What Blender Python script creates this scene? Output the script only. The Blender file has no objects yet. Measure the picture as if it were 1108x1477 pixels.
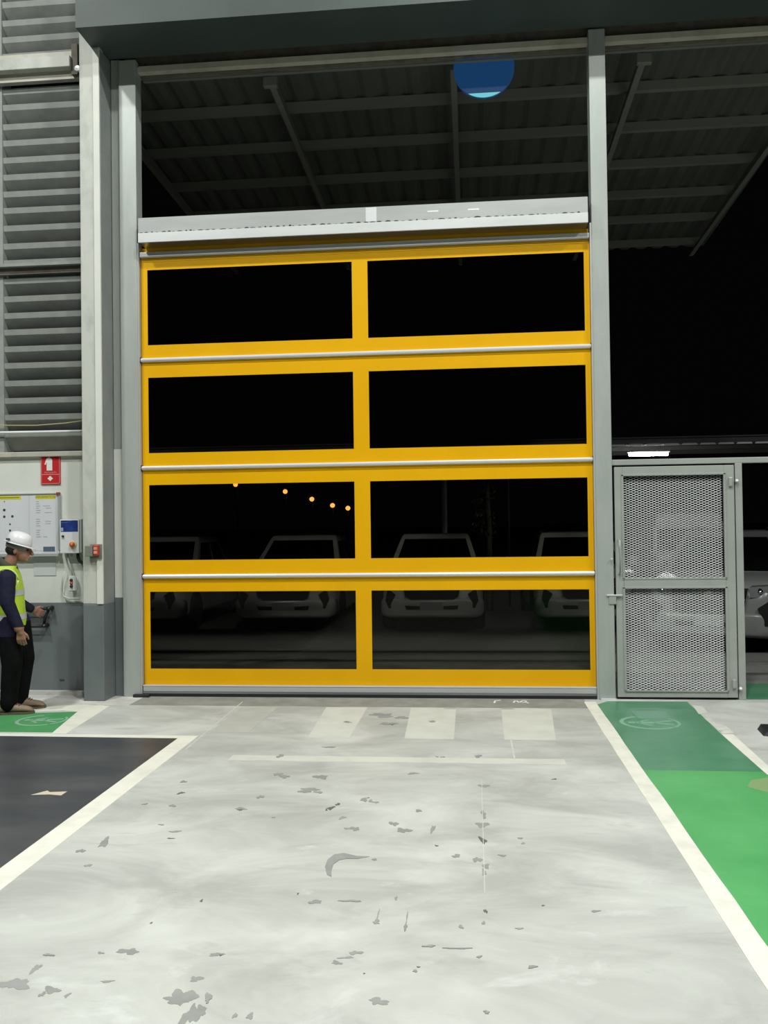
import bpy, bmesh, math, random
from mathutils import Vector, Matrix
S = bpy.context.scene
COL = S.collection
PI = math.pi

# ------------------------------------------------------------------ camera
cam = bpy.data.cameras.new('camera'); co = bpy.data.objects.new('camera', cam); COL.objects.link(co)
F, YAW, PITCH, ROLL = 1273.5, 0.0973, 0.0148, -0.0129
fw = Vector((-math.sin(YAW)*math.cos(PITCH), math.cos(YAW)*math.cos(PITCH), math.sin(PITCH)))
r0 = Vector((math.cos(YAW), math.sin(YAW), 0)); u0 = r0.cross(fw)
rr = math.cos(ROLL)*r0 + math.sin(ROLL)*u0
uu = -math.sin(ROLL)*r0 + math.cos(ROLL)*u0
M = Matrix.Identity(4)
for i in range(3):
    M[i][0] = rr[i]; M[i][1] = uu[i]; M[i][2] = -fw[i]
M[0][3], M[1][3], M[2][3] = 0, -8.1714, 1.6
co.matrix_world = M
cam.sensor_fit = 'VERTICAL'; cam.sensor_height = 36; cam.lens = 36*F/1477
cam.clip_start = .05; cam.clip_end = 900
S.camera = co

# ------------------------------------------------------------------ world, lamps, exposure
W = bpy.data.worlds.new('night_sky'); S.world = W; W.use_nodes = True
W.node_tree.nodes['Background'].inputs[0].default_value = (.010, .010, .012, 1)
W.node_tree.nodes['Background'].inputs[1].default_value = .10
S.view_settings.view_transform = 'Standard'; S.view_settings.look = 'None'
S.view_settings.gamma = 1; S.view_settings.use_curve_mapping = False
S.view_settings.exposure = 0.0

def high_bay(x, y, z, watts):
    l = bpy.data.lights.new('high_bay_lamp', 'AREA'); l.shape = 'DISK'; l.size = .45
    l.energy = watts; l.color = (.97, 1.0, .955)
    o = bpy.data.objects.new('high_bay_lamp', l); COL.objects.link(o); o.location = (x, y, z)
for x in (-6.0, .6, 7.2):
    high_bay(x, -4.9, 9.8, 410)
for x in (-6.0, .6, 7.2):
    high_bay(x, -8.2, 9.8, 370)

# ------------------------------------------------------------------ helpers
def lin(r, g, b):
    f = lambda c: (c/255/12.92) if c <= 10 else ((c/255+.055)/1.055)**2.4
    return (f(r), f(g), f(b), 1)

def mat(name, c, rough=.5, metal=0, c2=None, scale=6, detail=5, lo=.35, hi=.65, stretch=(1, 1, 1), bump=0, bscale=60,
        spec=.5, emit=None, estr=0, c3=None, s3=2.0, lo3=.55, hi3=.7):
    m = bpy.data.materials.new(name); m.use_nodes = True
    nt = m.node_tree; n = nt.nodes; L = nt.links
    b = n['Principled BSDF']
    b.inputs['Base Color'].default_value = c; b.inputs['Roughness'].default_value = rough
    b.inputs['Metallic'].default_value = metal; b.inputs['Specular IOR Level'].default_value = spec
    if emit:
        b.inputs['Emission Color'].default_value = emit; b.inputs['Emission Strength'].default_value = estr
    tc = n.new('ShaderNodeTexCoord'); mp = n.new('ShaderNodeMapping'); mp.inputs['Scale'].default_value = stretch
    L.new(tc.outputs['Object'], mp.inputs[0])
    src = None
    def layer(prev, col, sc, a, bb):
        t = n.new('ShaderNodeTexNoise'); t.inputs['Scale'].default_value = sc; t.inputs['Detail'].default_value = detail
        t.inputs['Roughness'].default_value = .6
        L.new(mp.outputs[0], t.inputs['Vector'])
        r = n.new('ShaderNodeValToRGB'); r.color_ramp.elements[0].position = a; r.color_ramp.elements[1].position = bb
        L.new(t.outputs[0], r.inputs[0])
        x = n.new('ShaderNodeMix'); x.data_type = 'RGBA'
        L.new(r.outputs[0], x.inputs[0])
        if prev is None: x.inputs[6].default_value = c
        else: L.new(prev, x.inputs[6])
        x.inputs[7].default_value = col
        return x.outputs[2]
    if c2: src = layer(None, c2, scale, lo, hi)
    if c3: src = layer(src, c3, s3, lo3, hi3)
    if src: L.new(src, b.inputs['Base Color'])
    if bump:
        t = n.new('ShaderNodeTexNoise'); t.inputs['Scale'].default_value = bscale; t.inputs['Detail'].default_value = 4
        L.new(tc.outputs['Object'], t.inputs['Vector'])
        bp = n.new('ShaderNodeBump'); bp.inputs['Strength'].default_value = bump; bp.inputs['Distance'].default_value = .01
        L.new(t.outputs[0], bp.inputs['Height']); L.new(bp.outputs[0], b.inputs['Normal'])
    return m

def link(name, me, m=None, parent=None, smooth=False):
    o = bpy.data.objects.new(name, me); COL.objects.link(o)
    if m is not None:
        for k in (m if isinstance(m, (list, tuple)) else [m]): me.materials.append(k)
    if parent is not None: o.parent = parent
    if smooth:
        for p in me.polygons: p.use_smooth = True
    return o
def obj(name, bm, m=None, parent=None, smooth=False):
    me = bpy.data.meshes.new(name)
    bmesh.ops.recalc_face_normals(bm, faces=bm.faces[:])
    bm.to_mesh(me); bm.free()
    return link(name, me, m, parent, smooth)
def tag(o, label, cat, group=None, kind=None):
    o['label'] = label; o['category'] = cat
    if group: o['group'] = group
    if kind: o['kind'] = kind
    return o
def struct(o):
    o['kind'] = 'structure'; return o
def thing(name, label, cat, loc=(0, 0, 0), rz=0, group=None):
    o = bpy.data.objects.new(name, None); COL.objects.link(o); o.empty_display_size = .1
    o.location = loc; o.rotation_euler = (0, 0, rz)
    return tag(o, label, cat, group)
def dup(o, parent=None, name=None):
    c = o.copy(); COL.objects.link(c)
    if parent is not None: c.parent = parent
    for ch in list(o.children): dup(ch, c)
    return c

def box(bm, x0, x1, y0, y1, z0, z1, bev=0, mi=0):
    vs = [bm.verts.new((x, y, z)) for x in (x0, x1) for y in (y0, y1) for z in (z0, z1)]
    idx = [(0, 1, 3, 2), (4, 6, 7, 5), (0, 4, 5, 1), (2, 3, 7, 6), (0, 2, 6, 4), (1, 5, 7, 3)]
    fs = [bm.faces.new([vs[i] for i in f]) for f in idx]
    for f in fs: f.material_index = mi
    if bev:
        es = set(e for f in fs for e in f.edges)
        bmesh.ops.bevel(bm, geom=list(es), offset=bev, segments=2, affect='EDGES', profile=.5)
def bx(name, x0, x1, y0, y1, z0, z1, m, parent=None, bev=0):
    bm = bmesh.new(); box(bm, x0, x1, y0, y1, z0, z1, bev)
    return obj(name, bm, m, parent)
def loft(bm, rings, cap=True, close=True, mi=0):
    R = [[bm.verts.new(p) for p in r] for r in rings]
    n = len(R[0])
    for a, b in zip(R, R[1:]):
        for i in range(n if close else n-1):
            f = bm.faces.new((a[i], a[(i+1) % n], b[(i+1) % n], b[i])); f.material_index = mi
    if cap:
        bm.faces.new(R[0][::-1]).material_index = mi; bm.faces.new(R[-1]).material_index = mi
def tube(bm, pts, r, seg=8, mi=0):
    pts = [Vector(p) for p in pts]; rings = []
    up = Vector((0, 0, 1))
    for i, p in enumerate(pts):
        d = (pts[min(i+1, len(pts)-1)] - pts[max(i-1, 0)]).normalized()
        a = d.cross(up)
        if a.length < .05: a = d.cross(Vector((1, 0, 0)))
        a.normalize(); b = d.cross(a).normalized()
        rad = r[i] if isinstance(r, (list, tuple)) else r
        rings.append([p + a*rad*math.cos(t*2*PI/seg) + b*rad*math.sin(t*2*PI/seg) for t in range(seg)])
    loft(bm, rings, mi=mi)
def lathe(bm, prof, seg=20, cen=(0, 0, 0), axis='z', mi=0):
    rings = []
    for r, h in prof:
        ring = []
        for t in range(seg):
            a, b = r*math.cos(t*2*PI/seg), r*math.sin(t*2*PI/seg)
            p = {'z': (a, b, h), 'x': (h, a, b), 'y': (a, h, b)}[axis]
            ring.append((p[0]+cen[0], p[1]+cen[1], p[2]+cen[2]))
        rings.append(ring)
    loft(bm, rings, mi=mi)
def prism(bm, pts, z0, z1, plane='xy', mi=0):
    """pts 2-D outline; plane xy extrudes along z, xz extrudes along y, yz along x"""
    def P(p, h):
        return {'xy': (p[0], p[1], h), 'xz': (p[0], h, p[1]), 'yz': (h, p[0], p[1])}[plane]
    loft(bm, [[P(p, z0) for p in pts], [P(p, z1) for p in pts]], mi=mi)
def text_mesh(s, size):
    c = bpy.data.curves.new('lettering', 'FONT'); c.body = s; c.size = size; c.align_x = 'CENTER'; c.align_y = 'CENTER'
    c.resolution_u = 2
    o = bpy.data.objects.new('lettering', c); COL.objects.link(o)
    dg = bpy.context.evaluated_depsgraph_get()
    me = bpy.data.meshes.new_from_object(o.evaluated_get(dg))
    bpy.data.objects.remove(o); bpy.data.curves.remove(c)
    me.name = 'lettering'
    return me
def wall_text(s, size, x, y, z, m, parent, sx=1):
    me = text_mesh(s, size)
    me.transform(Matrix.Translation((x, y, z)) @ Matrix.Rotation(PI/2, 4, 'X') @ Matrix.Diagonal((sx, 1, 1, 1)))
    return link('lettering', me, m, parent)

# ------------------------------------------------------------------ materials
M_ = {}
def floor_paint():
    m = bpy.data.materials.new('grey_epoxy_floor'); m.use_nodes = True
    nt = m.node_tree; n = nt.nodes; L = nt.links; b = n['Principled BSDF']
    tc = n.new('ShaderNodeTexCoord')
    def noise(scale, stretch=(1, 1, 1), det=6, rough=.6, dist=0):
        mp = n.new('ShaderNodeMapping'); mp.inputs['Scale'].default_value = stretch
        L.new(tc.outputs['Object'], mp.inputs[0])
        t = n.new('ShaderNodeTexNoise'); t.inputs['Scale'].default_value = scale; t.inputs['Detail'].default_value = det
        t.inputs['Roughness'].default_value = rough; t.inputs['Distortion'].default_value = dist
        L.new(mp.outputs[0], t.inputs['Vector']); return t.outputs[0]
    def ramp(s, a, c):
        r = n.new('ShaderNodeValToRGB'); r.color_ramp.elements[0].position = a; r.color_ramp.elements[1].position = c
        L.new(s, r.inputs[0]); return r.outputs[0]
    def mix(f, a, c):
        x = n.new('ShaderNodeMix'); x.data_type = 'RGBA'
        if isinstance(f, float): x.inputs[0].default_value = f
        else: L.new(f, x.inputs[0])
        for s, v in ((6, a), (7, c)):
            if isinstance(v, tuple): x.inputs[s].default_value = v
            else: L.new(v, x.inputs[s])
        return x.outputs[2]
    base = mix(ramp(noise(1.1, (1, 1.6, 1), 7, .62, .6), .38, .66), (.41, .415, .39, 1), (.60, .61, .58, 1))
    scuff = ramp(noise(3.2, (.8, 2.2, 1), 7, .65, .8), .57, .72)
    x = n.new('ShaderNodeMath'); x.operation = 'MULTIPLY'; x.inputs[1].default_value = .55; L.new(scuff, x.inputs[0])
    base = mix(x.outputs[0], base, (.36, .365, .345, 1))
    white = ramp(noise(2.1, (1, 1.3, 1), 8, .7, .5), .60, .70)
    x2 = n.new('ShaderNodeMath'); x2.operation = 'MULTIPLY'; x2.inputs[1].default_value = .5; L.new(white, x2.inputs[0])
    base = mix(x2.outputs[0], base, (.70, .71, .69, 1))
    # small chips where the paint has come off
    a = ramp(noise(5.0, (1, 1.5, 1), 9, .72, .4), .695, .715)
    base = mix(a, base, (.27, .275, .26, 1))
    L.new(base, b.inputs['Base Color'])
    rr_ = n.new('ShaderNodeMapRange'); rr_.inputs[3].default_value = .42; rr_.inputs[4].default_value = .62
    L.new(noise(2.5), rr_.inputs[0]); L.new(rr_.outputs[0], b.inputs['Roughness'])
    b.inputs['Specular IOR Level'].default_value = .35
    return m
M_['floor'] = floor_paint()
M_['line'] = mat('white_line_paint', (.80, .79, .70, 1), .5, c2=(.66, .65, .57, 1), scale=5, lo=.45, hi=.75, spec=.3)
M_['zebra'] = mat('worn_white_paint', (.655, .66, .60, 1), .5, c2=(.57, .575, .525, 1), scale=4, lo=.4, hi=.7, spec=.3)
M_['zebra_faint'] = mat('faint_worn_white_paint', (.52, .525, .48, 1), .5, c2=(.44, .445, .41, 1), scale=4, lo=.35, hi=.65, spec=.3)
M_['green'] = mat('green_floor_paint', (.085, .36, .115, 1), .38, c2=(.115, .43, .15, 1), scale=2.5, lo=.35, hi=.7, spec=.4)
M_['green_old'] = mat('old_green_floor_paint', (.065, .235, .12, 1), .33, c2=(.11, .29, .17, 1), scale=3.5, lo=.4, hi=.75, spec=.5)
M_['green_left'] = mat('green_pad_paint', (.06, .30, .10, 1), .4, c2=(.09, .34, .13, 1), scale=4, spec=.4)
M_['dark_paint'] = mat('charcoal_floor_paint', (.045, .047, .057, 1), .33, c2=(.095, .095, .097, 1), scale=1.6, lo=.4, hi=.8, stretch=(.7, 1.6, 1), spec=.5)
M_['chip'] = mat('bare_concrete_chip', (.31, .315, .30, 1), .7, c2=(.26, .265, .25, 1), scale=9)
M_['chip_dark'] = mat('dark_chip', (.13, .13, .12, 1), .7)
M_['tape'] = mat('tan_tape_residue', (.62, .55, .42, 1), .6)
M_['brownstain'] = mat('brown_scuff', (.22, .34, .15, 1), .6)
M_['sill_concrete'] = mat('threshold_concrete', (.30, .30, .275, 1), .7, c2=(.22, .22, .20, 1), scale=5, bump=.2)
M_['dirty'] = mat('dirty_concrete', (.50, .49, .46, 1), .7, c2=(.66, .65, .60, 1), scale=3, lo=.4, hi=.62, c3=(.33, .32, .30, 1), s3=4)
M_['wall'] = mat('white_wall_paint', (.74, .75, .69, 1), .6, c2=(.68, .69, .64, 1), scale=2, bump=.05)
M_['colwhite'] = mat('scuffed_white_paint', (.56, .57, .52, 1), .55, c2=(.38, .39, .37, 1), scale=3, lo=.45, hi=.75, stretch=(2, 2, 1), bump=.04)
M_['grey_band'] = mat('dark_grey_dado_paint', (.135, .155, .16, 1), .32, c2=(.175, .195, .20, 1), scale=1.4, spec=.5)
M_['greygreen'] = mat('grey_steel_paint', (.36, .385, .355, 1), .45, c2=(.30, .32, .30, 1), scale=2.0, stretch=(3, 3, .6), lo=.4, hi=.7)
M_['flangeshade'] = mat('shaded_flange_paint', (.22, .235, .23, 1), .5, c2=(.27, .28, .27, 1), scale=3)  # weaker light on the column's side put into the colour as grey
M_['post'] = mat('galvanised_grey_paint', (.42, .445, .42, 1), .42, metal=.15, c2=(.37, .40, .375, 1), scale=3, stretch=(3, 3, .5))
M_['gate'] = mat('silver_grey_gate_paint', (.39, .41, .38, 1), .42, metal=.15, c2=(.35, .37, .34, 1), scale=4)
M_['mesh'] = mat('expanded_metal', (.72, .73, .73, 1), .38, metal=.25)
M_['slat'] = mat('louvre_grey_paint', (.31, .325, .305, 1), .6, c2=(.24, .252, .237, 1), scale=5, lo=.4, hi=.7)
M_['beige'] = mat('beige_steel_paint', (.52, .50, .42, 1), .5, c2=(.36, .33, .26, 1), scale=3, lo=.45, hi=.75)
M_['rust'] = mat('rusty_steel', (.10, .085, .065, 1), .7, c2=(.17, .15, .12, 1), scale=9)
M_['header'] = mat('header_green_grey', (.056, .074, .069, 1), .55, c2=(.046, .061, .057, 1), scale=2)
M_['hood'] = mat('silver_hood_sheet', (.44, .45, .45, 1), .42, metal=.1, c2=(.38, .39, .39, 1), scale=2, stretch=(.6, 3, 3))
M_['hoodfront'] = mat('whitened_hood_front_sheet', (.66, .67, .67, 1), .4, metal=.1, c2=(.58, .60, .60, 1), scale=2, stretch=(.6, 3, 3))  # whiter tone than the cover, to make the lower front look brighter
M_['soffit'] = mat('polished_sheet_underside', (.60, .60, .60, 1), .25, metal=.95)
M_['alu'] = mat('brushed_aluminium', (.74, .75, .76, 1), .35, metal=.25)
M_['alu2'] = mat('matt_aluminium', (.52, .53, .53, 1), .4, metal=.3)
M_['yellow'] = mat('yellow_pvc_curtain', (.80, .42, .001, 1), .42, c2=(.76, .39, .001, 1), scale=1.5, bump=.04, bscale=3, spec=.2)
M_['rubber'] = mat('black_rubber', (.014, .014, .016, 1), .45)
M_['black'] = mat('black_plastic', (.012, .012, .013, 1), .45)
M_['blackmetal'] = mat('black_painted_steel', (.015, .016, .016, 1), .4)
M_['whiteplastic'] = mat('white_plastic', (.74, .75, .75, 1), .35)
M_['whiteenamel'] = mat('white_enamel_box', (.76, .77, .78, 1), .35, c2=(.73, .74, .75, 1))
M_['boxside'] = mat('grey_box_side', (.40, .42, .40, 1), .45)
M_['blue'] = mat('blue_printed_panel', (.012, .02, .12, 1), .3, c2=(.03, .08, .34, 1), scale=9, lo=.4, hi=.65)
M_['orange'] = mat('orange_knob', (.62, .12, .03, 1), .35)
M_['knobring'] = mat('yellow_knob_ring', (.75, .60, .25, 1), .4)
M_['red'] = mat('red_sign', (.56, .025, .03, 1), .4)
M_['whiteprint'] = mat('white_print', (.80, .80, .77, 1), .5)
M_['pinkprint'] = mat('faded_print', (.72, .30, .28, 1), .5)
M_['board'] = mat('white_board', (.63, .64, .66, 1), .35, c2=(.60, .61, .63, 1), scale=2)
M_['paper'] = mat('paper', (.68, .69, .72, 1), .7)
M_['papergrey'] = mat('faded_paper', (.58, .60, .60, 1), .7)
M_['yelprint'] = mat('yellow_print', (.66, .60, .04, 1), .5)
M_['ink'] = mat('dark_ink', (.05, .06, .05, 1), .6)
M_['inkgrey'] = mat('grey_ink', (.36, .37, .41, 1), .6)
M_['slateblue'] = mat('slate_blue_label', (.09, .13, .20, 1), .5)
M_['redplastic'] = mat('red_plastic', (.50, .06, .03, 1), .35)
M_['greybracket'] = mat('grey_bracket', (.20, .21, .18, 1), .5)
M_['wire'] = mat('yellow_wire', (.45, .38, .18, 1), .5)
M_['asphalt'] = mat('asphalt', (.13, .13, .12, 1), .85, c2=(.18, .18, .165, 1), scale=14, bump=.3)
M_['apron'] = mat('concrete_apron', (.19, .19, .175, 1), .8, c2=(.14, .14, .13, 1), scale=6, bump=.2)
M_['gutter'] = mat('wet_dark_gutter', (.02, .02, .02, 1), .6)
M_['roofsheet'] = mat('canopy_roof_sheet', (.10, .106, .09, 1), .6, c2=(.085, .09, .076, 1), scale=2)
M_['purlin'] = mat('canopy_purlin_steel', (.19, .195, .17, 1), .55)
M_['discblue'] = mat('blue_emissive_disc', (.003, .010, .028, 1), .6, emit=(.006, .040, .12, 1), estr=.9)
M_['disccyan'] = mat('cyan_emissive_disc', (.10, .50, .58, 1), .4, emit=(.10, .52, .62, 1), estr=.55)
M_['carwhite'] = mat('white_car_paint', (.44, .45, .43, 1), .22, spec=.6)
M_['cardarkened'] = mat('darker_car_paint', (.20, .205, .20, 1), .25, spec=.6)
M_['cardark'] = mat('black_car_trim', (.01, .01, .01, 1), .35)
M_['carglass'] = mat('dark_car_glass', (.004, .004, .005, 1), .06, spec=.6)
M_['chrome'] = mat('chrome', (.75, .76, .78, 1), .12, metal=1)
M_['lens'] = mat('headlamp_lens', (.10, .10, .11, 1), .08, spec=.8)
M_['redlens'] = mat('red_lens', (.35, .01, .01, 1), .2)
M_['plate'] = mat('number_plate', (.30, .31, .30, 1), .4)
M_['tyre'] = mat('tyre_rubber', (.012, .012, .012, 1), .8)
M_['rim'] = mat('alloy_rim', (.35, .36, .37, 1), .35, metal=.7)
M_['bark'] = mat('bark', (.20, .18, .15, 1), .9, c2=(.12, .11, .09, 1), scale=12, bump=.4)
M_['leaf'] = mat('leaf', (.12, .15, .07, 1), .5, c2=(.07, .09, .04, 1), scale=3)
M_['polegrey'] = mat('galvanised_pole', (.75, .76, .75, 1), .5)
M_['carportdark'] = mat('carport_sheet', (.06, .06, .06, 1), .6, c2=(.05, .05, .05, 1))
M_['sodium'] = mat('sodium_lamp', (1, .4, .1, 1), .5, emit=(1, .30, .06, 1), estr=3.4)
M_['tubelight'] = mat('fluorescent_tube', (1, 1, 1, 1), .5, emit=(1, .97, 1, 1), estr=30)
M_['skin'] = mat('skin', (.36, .19, .125, 1), .5, c2=(.31, .155, .10, 1), scale=30)
M_['navy'] = mat('navy_work_shirt', (.015, .015, .036, 1), .8, c2=(.022, .022, .045, 1), scale=16, bump=.2, spec=.12)
M_['trouser'] = mat('black_trousers', (.004, .0045, .0045, 1), .9, c2=(.007, .0075, .0075, 1), scale=10, bump=.2, spec=.08)
M_['hivis'] = mat('hi_vis_yellow_fabric', (.55, .78, .04, 1), .6, c2=(.45, .66, .04, 1), scale=14, bump=.15)
M_['hivisedge'] = mat('pale_hi_vis_binding', (.60, .72, .26, 1), .6)
M_['reflect'] = mat('silver_reflective_tape', (.55, .56, .56, 1), .35)
M_['olive'] = mat('dark_olive_collar', (.055, .06, .045, 1), .8)
M_['hair'] = mat('black_hair', (.008, .007, .007, 1), .6)
M_['helmet'] = mat('white_helmet_shell', (.78, .78, .80, 1), .3)
M_['strap'] = mat('grey_head_band', (.22, .21, .22, 1), .7)
M_['boot'] = mat('tan_leather_boot', (.27, .20, .13, 1), .7, c2=(.21, .155, .10, 1), scale=20, bump=.1)
M_['bootsole'] = mat('brown_boot_sole', (.11, .085, .06, 1), .8)
M_['maroon'] = mat('maroon_lace', (.20, .05, .08, 1), .7)

def pane_material():
    m = bpy.data.materials.new('tinted_clear_pvc'); m.use_nodes = True
    nt = m.node_tree; n = nt.nodes; L = nt.links
    for x in list(n): n.remove(x)
    out = n.new('ShaderNodeOutputMaterial'); mix = n.new('ShaderNodeMixShader')
    t = n.new('ShaderNodeBsdfTransparent'); t.inputs[0].default_value = (.74, .74, .71, 1)
    g = n.new('ShaderNodeBsdfGlossy'); g.inputs['Roughness'].default_value = .06
    fr = n.new('ShaderNodeFresnel'); fr.inputs[0].default_value = 1.17
    L.new(fr.outputs[0], mix.inputs[0]); L.new(t.outputs[0], mix.inputs[1]); L.new(g.outputs[0], mix.inputs[2])
    L.new(mix.outputs[0], out.inputs[0])
    return m
M_['pane'] = pane_material()

# ------------------------------------------------------------------ SETTING: floor and its paint
floor = struct(bx('floor', -9, 7.5, -15, .02, -.15, 0, M_['floor']))
def paint(name, pts, m, z=.0015, label=None, z0=-.001):
    bm = bmesh.new(); prism(bm, pts, z0, z)
    o = obj(name, bm, m, floor)
    if label: o['label'] = label
    return o
def strip(name, x0, x1, y0, y1, n, amp, seed, m, label=None, axis='y', z=.0015):
    R = random.Random(seed); bm = bmesh.new(); A = []
    for i in range(n+1):
        s = i/n; a, b = R.uniform(-amp, amp), R.uniform(-amp, amp)
        if axis == 'y': A.append([bm.verts.new((x0+a, y0+(y1-y0)*s, z)), bm.verts.new((x1+b, y0+(y1-y0)*s, z)), bm.verts.new((x1+b, y0+(y1-y0)*s, -.001)), bm.verts.new((x0+a, y0+(y1-y0)*s, -.001))])
        else: A.append([bm.verts.new((x0+(x1-x0)*s, y0+a, z)), bm.verts.new((x0+(x1-x0)*s, y1+b, z)), bm.verts.new((x0+(x1-x0)*s, y1+b, -.001)), bm.verts.new((x0+(x1-x0)*s, y0+a, -.001))])
    for p_, q_ in zip(A, A[1:]):
        for i in range(4): bm.faces.new((p_[i], p_[(i+1) % 4], q_[(i+1) % 4], q_[i]))
    bm.faces.new(A[0]); bm.faces.new(A[-1])
    o = obj(name, bm, m, floor)
    if label: o['label'] = label
    return o
def rect(x0, x1, y0, y1): return [(x0, y0), (x1, y0), (x1, y1), (x0, y1)]
def rough_rect(x0, x1, y0, y1, seed, amp=.012, n=14):
    R = random.Random(seed); P = []
    for (ax, ay), (cx, cy) in (((x0, y0), (x1, y0)), ((x1, y0), (x1, y1)), ((x1, y1), (x0, y1)), ((x0, y1), (x0, y0))):
        for i in range(n):
            t = i/n
            P.append((ax+(cx-ax)*t+R.uniform(-amp, amp), ay+(cy-ay)*t+R.uniform(-amp, amp)))
    return P
paint('painted_floor_zone', [(-9, -1.56), (-2.236, -1.60), (-2.236, -9), (-9, -9)], M_['dark_paint'], .0012, 'charcoal painted floor zone')
paint('painted_line', [(-2.236, -1.6), (-2.10, -1.6), (-2.10, -15), (-2.236, -15)], M_['line'], label='white line along the charcoal zone')
paint('painted_line', [(-9, -1.56), (-2.10, -1.63), (-2.10, -1.545), (-9, -1.48)], M_['line'], .0018, 'thin white line across the end of the charcoal zone')
strip('painted_line', .985, 1.087, -15, -.14, 50, .003, 3, M_['line'], 'white line along the green walkway', z=.002)
paint('green_walkway', [(1.087, -15), (1.80, -15), (1.835, -2.33), (1.087, -2.33)], M_['green'], label='bright green repainted walkway')
paint('green_walkway', [(1.087, -2.33), (1.835, -2.33), (1.85, -1.3), (1.89, -.10), (1.20, -.10), (1.087, -.25)], M_['green_old'], .0012, 'older darker green walkway at the mesh gate')
paint('painted_line', [(1.85, -1.32), (1.835, -2.3), (1.80, -5), (1.88, -5), (1.905, -2.2), (1.915, -1.95), (1.935, -1.32)], M_['line'], label='chipped white edge line beyond the green walkway')
paint('worn_patch', [(1.86, -.62), (1.95, -.56), (1.97, -.30), (1.90, -.25)], M_['zebra'])
paint('worn_patch', [(1.862, -1.30), (1.955, -1.28), (1.96, -1.05), (1.90, -.72), (1.865, -.74)], M_['dirty'])
paint('brown_scuff', [(1.63, -2.66), (1.70, -2.52), (1.83, -2.45), (1.83, -2.86), (1.74, -2.80)], M_['brownstain'], .002)
# zebra bars in front of the door
for k, (a, b, c, d) in enumerate([(-1.288, -.922, -.929, -1.246), (-.539, -.146, -.144, -.515), (.243, .670, .604, .229), (-2.06, -1.74, -1.80, -2.08)]):
    P = [(a, -.45), (b, -.45), (c, -1.56), (d, -1.56)]
    zm = M_['zebra_faint'] if k == 3 else M_['zebra']
    if k == 3: P = [(-2.04, -.47), (-1.72, -.47), (-1.74, -1.42), (-2.05, -1.42)]
    o = paint('zebra_bar', P, zm)
    if k == 3: o['label'] = 'faintest worn zebra bar at left'
strip('painted_line', -1.68, .61, -2.22, -2.09, 30, .006, 8, M_['zebra'], axis='x', label='worn white stop line in front of the zebra bars')
strip('threshold_strip', -3.1, 1.0, -.42, .0, 30, .010, 5, M_['sill_concrete'], axis='x', z=.001, label='darker concrete strip along the door threshold')
strip('threshold_strip', -9, -3.05, -.42, .1, 30, .012, 6, M_['dirty'], axis='x', z=.0006, label='dirty concrete strip along the wall foot')
paint('floor_joint', [(-2.102, -.24), (-2.092, -.24), (-2.062, -1.95), (-2.072, -1.95)], M_['zebra'], label='thin pale joint line')
paint('floor_joint', [(.27, -1.57), (.282, -1.57), (.282, -2.08), (.27, -2.08)], M_['zebra'])
paint('floor_joint', [(.046, -2.6), (.049, -2.6), (.041, -4.3), (.038, -4.3)], M_['zebra'])
paint('floor_joint', [(-.25, -.465), (.35, -.455), (.35, -.47), (-.25, -.48)], M_['dirty'])
# left pad
paint('green_pad', [(-9, -.80), (-4.09, -.83), (-3.36, -.70), (-3.30, -1.48), (-9, -1.48)], M_['green_left'], label='green painted pad under the person')
paint('painted_line', [(-3.499, -.46), (-3.26, -.47), (-3.17, -1.515), (-3.29, -1.515)], M_['line'], .0018, 'white line at the end of the green pad')
paint('painted_line', [(-4.4, -.66), (-3.87, -.55), (-3.7, -.45), (-3.51, -.42), (-3.30, -.46), (-3.41, -.72), (-3.62, -.66), (-3.84, -.72), (-4.4, -.82)], M_['line'], .0016, 'smeared white line at the head of the green pad')
paint('tape_mark', [(-2.66, -3.06), (-2.60, -2.97), (-2.57, -3.0), (-2.47, -2.98), (-2.47, -3.06), (-2.55, -3.045)], M_['tape'], .002, 'strip of tan tape residue')
# walkway pedestrian marks
def walker(cx, cy, sc, m, label, flip=1):
    bm = bmesh.new()
    z0, z1 = 0, .0024
    def ring(r0, r1, a0, a1, n=30):
        pts = [(cx+sc*r1*math.cos(a0+(a1-a0)*i/n)*1.0, cy+sc*r1*math.sin(a0+(a1-a0)*i/n)) for i in range(n+1)]
        pts += [(cx+sc*r0*math.cos(a0+(a1-a0)*i/n), cy+sc*r0*math.sin(a0+(a1-a0)*i/n)) for i in range(n, -1, -1)]
        prism(bm, pts, z0, z1)
    ring(.86, 1.0, PI*.62, PI*1.72)
    ring(.9, 1.0, -PI*.25, PI*.22, 14)
    def stroke(x0, y0, x1, y1, w):
        d = Vector((x1-x0, y1-y0)); n_ = Vector((-d.y, d.x)).normalized()*w/2
        P = [(x0+n_.x, y0+n_.y), (x1+n_.x, y1+n_.y), (x1-n_.x, y1-n_.y), (x0-n_.x, y0-n_.y)]
        prism(bm, [(cx+sc*p[0]*flip, cy+sc*p[1]) for p in P], z0, z1)
    stroke(-.72, 0, -.50, 0, .22); stroke(-.45, 0, .18, 0, .24); stroke(.15, .05, .78, .28, .15); stroke(.15, -.05, .72, -.30, .15)
    stroke(-.38, .08, .05, .42, .12); stroke(-.38, -.08, 0, -.46, .12)
    o = obj('pedestrian_mark', bm, m, floor); o['label'] = label
walker(1.40, -.95, .235, mat('faded_white_mark', (.22, .42, .30, 1), .5), 'faded white walking figure mark on the green walkway')
walker(-3.60, -1.06, .21, mat('faded_grey_mark', (.25, .43, .31, 1), .5), 'faded white walking figure mark on the green pad')
paint('worn_patch', [(1.33, -.52), (1.62, -.50), (1.60, -.78), (1.34, -.80)], mat('pale_green_wear', (.15, .31, .22, 1), .4), .0018)
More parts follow.
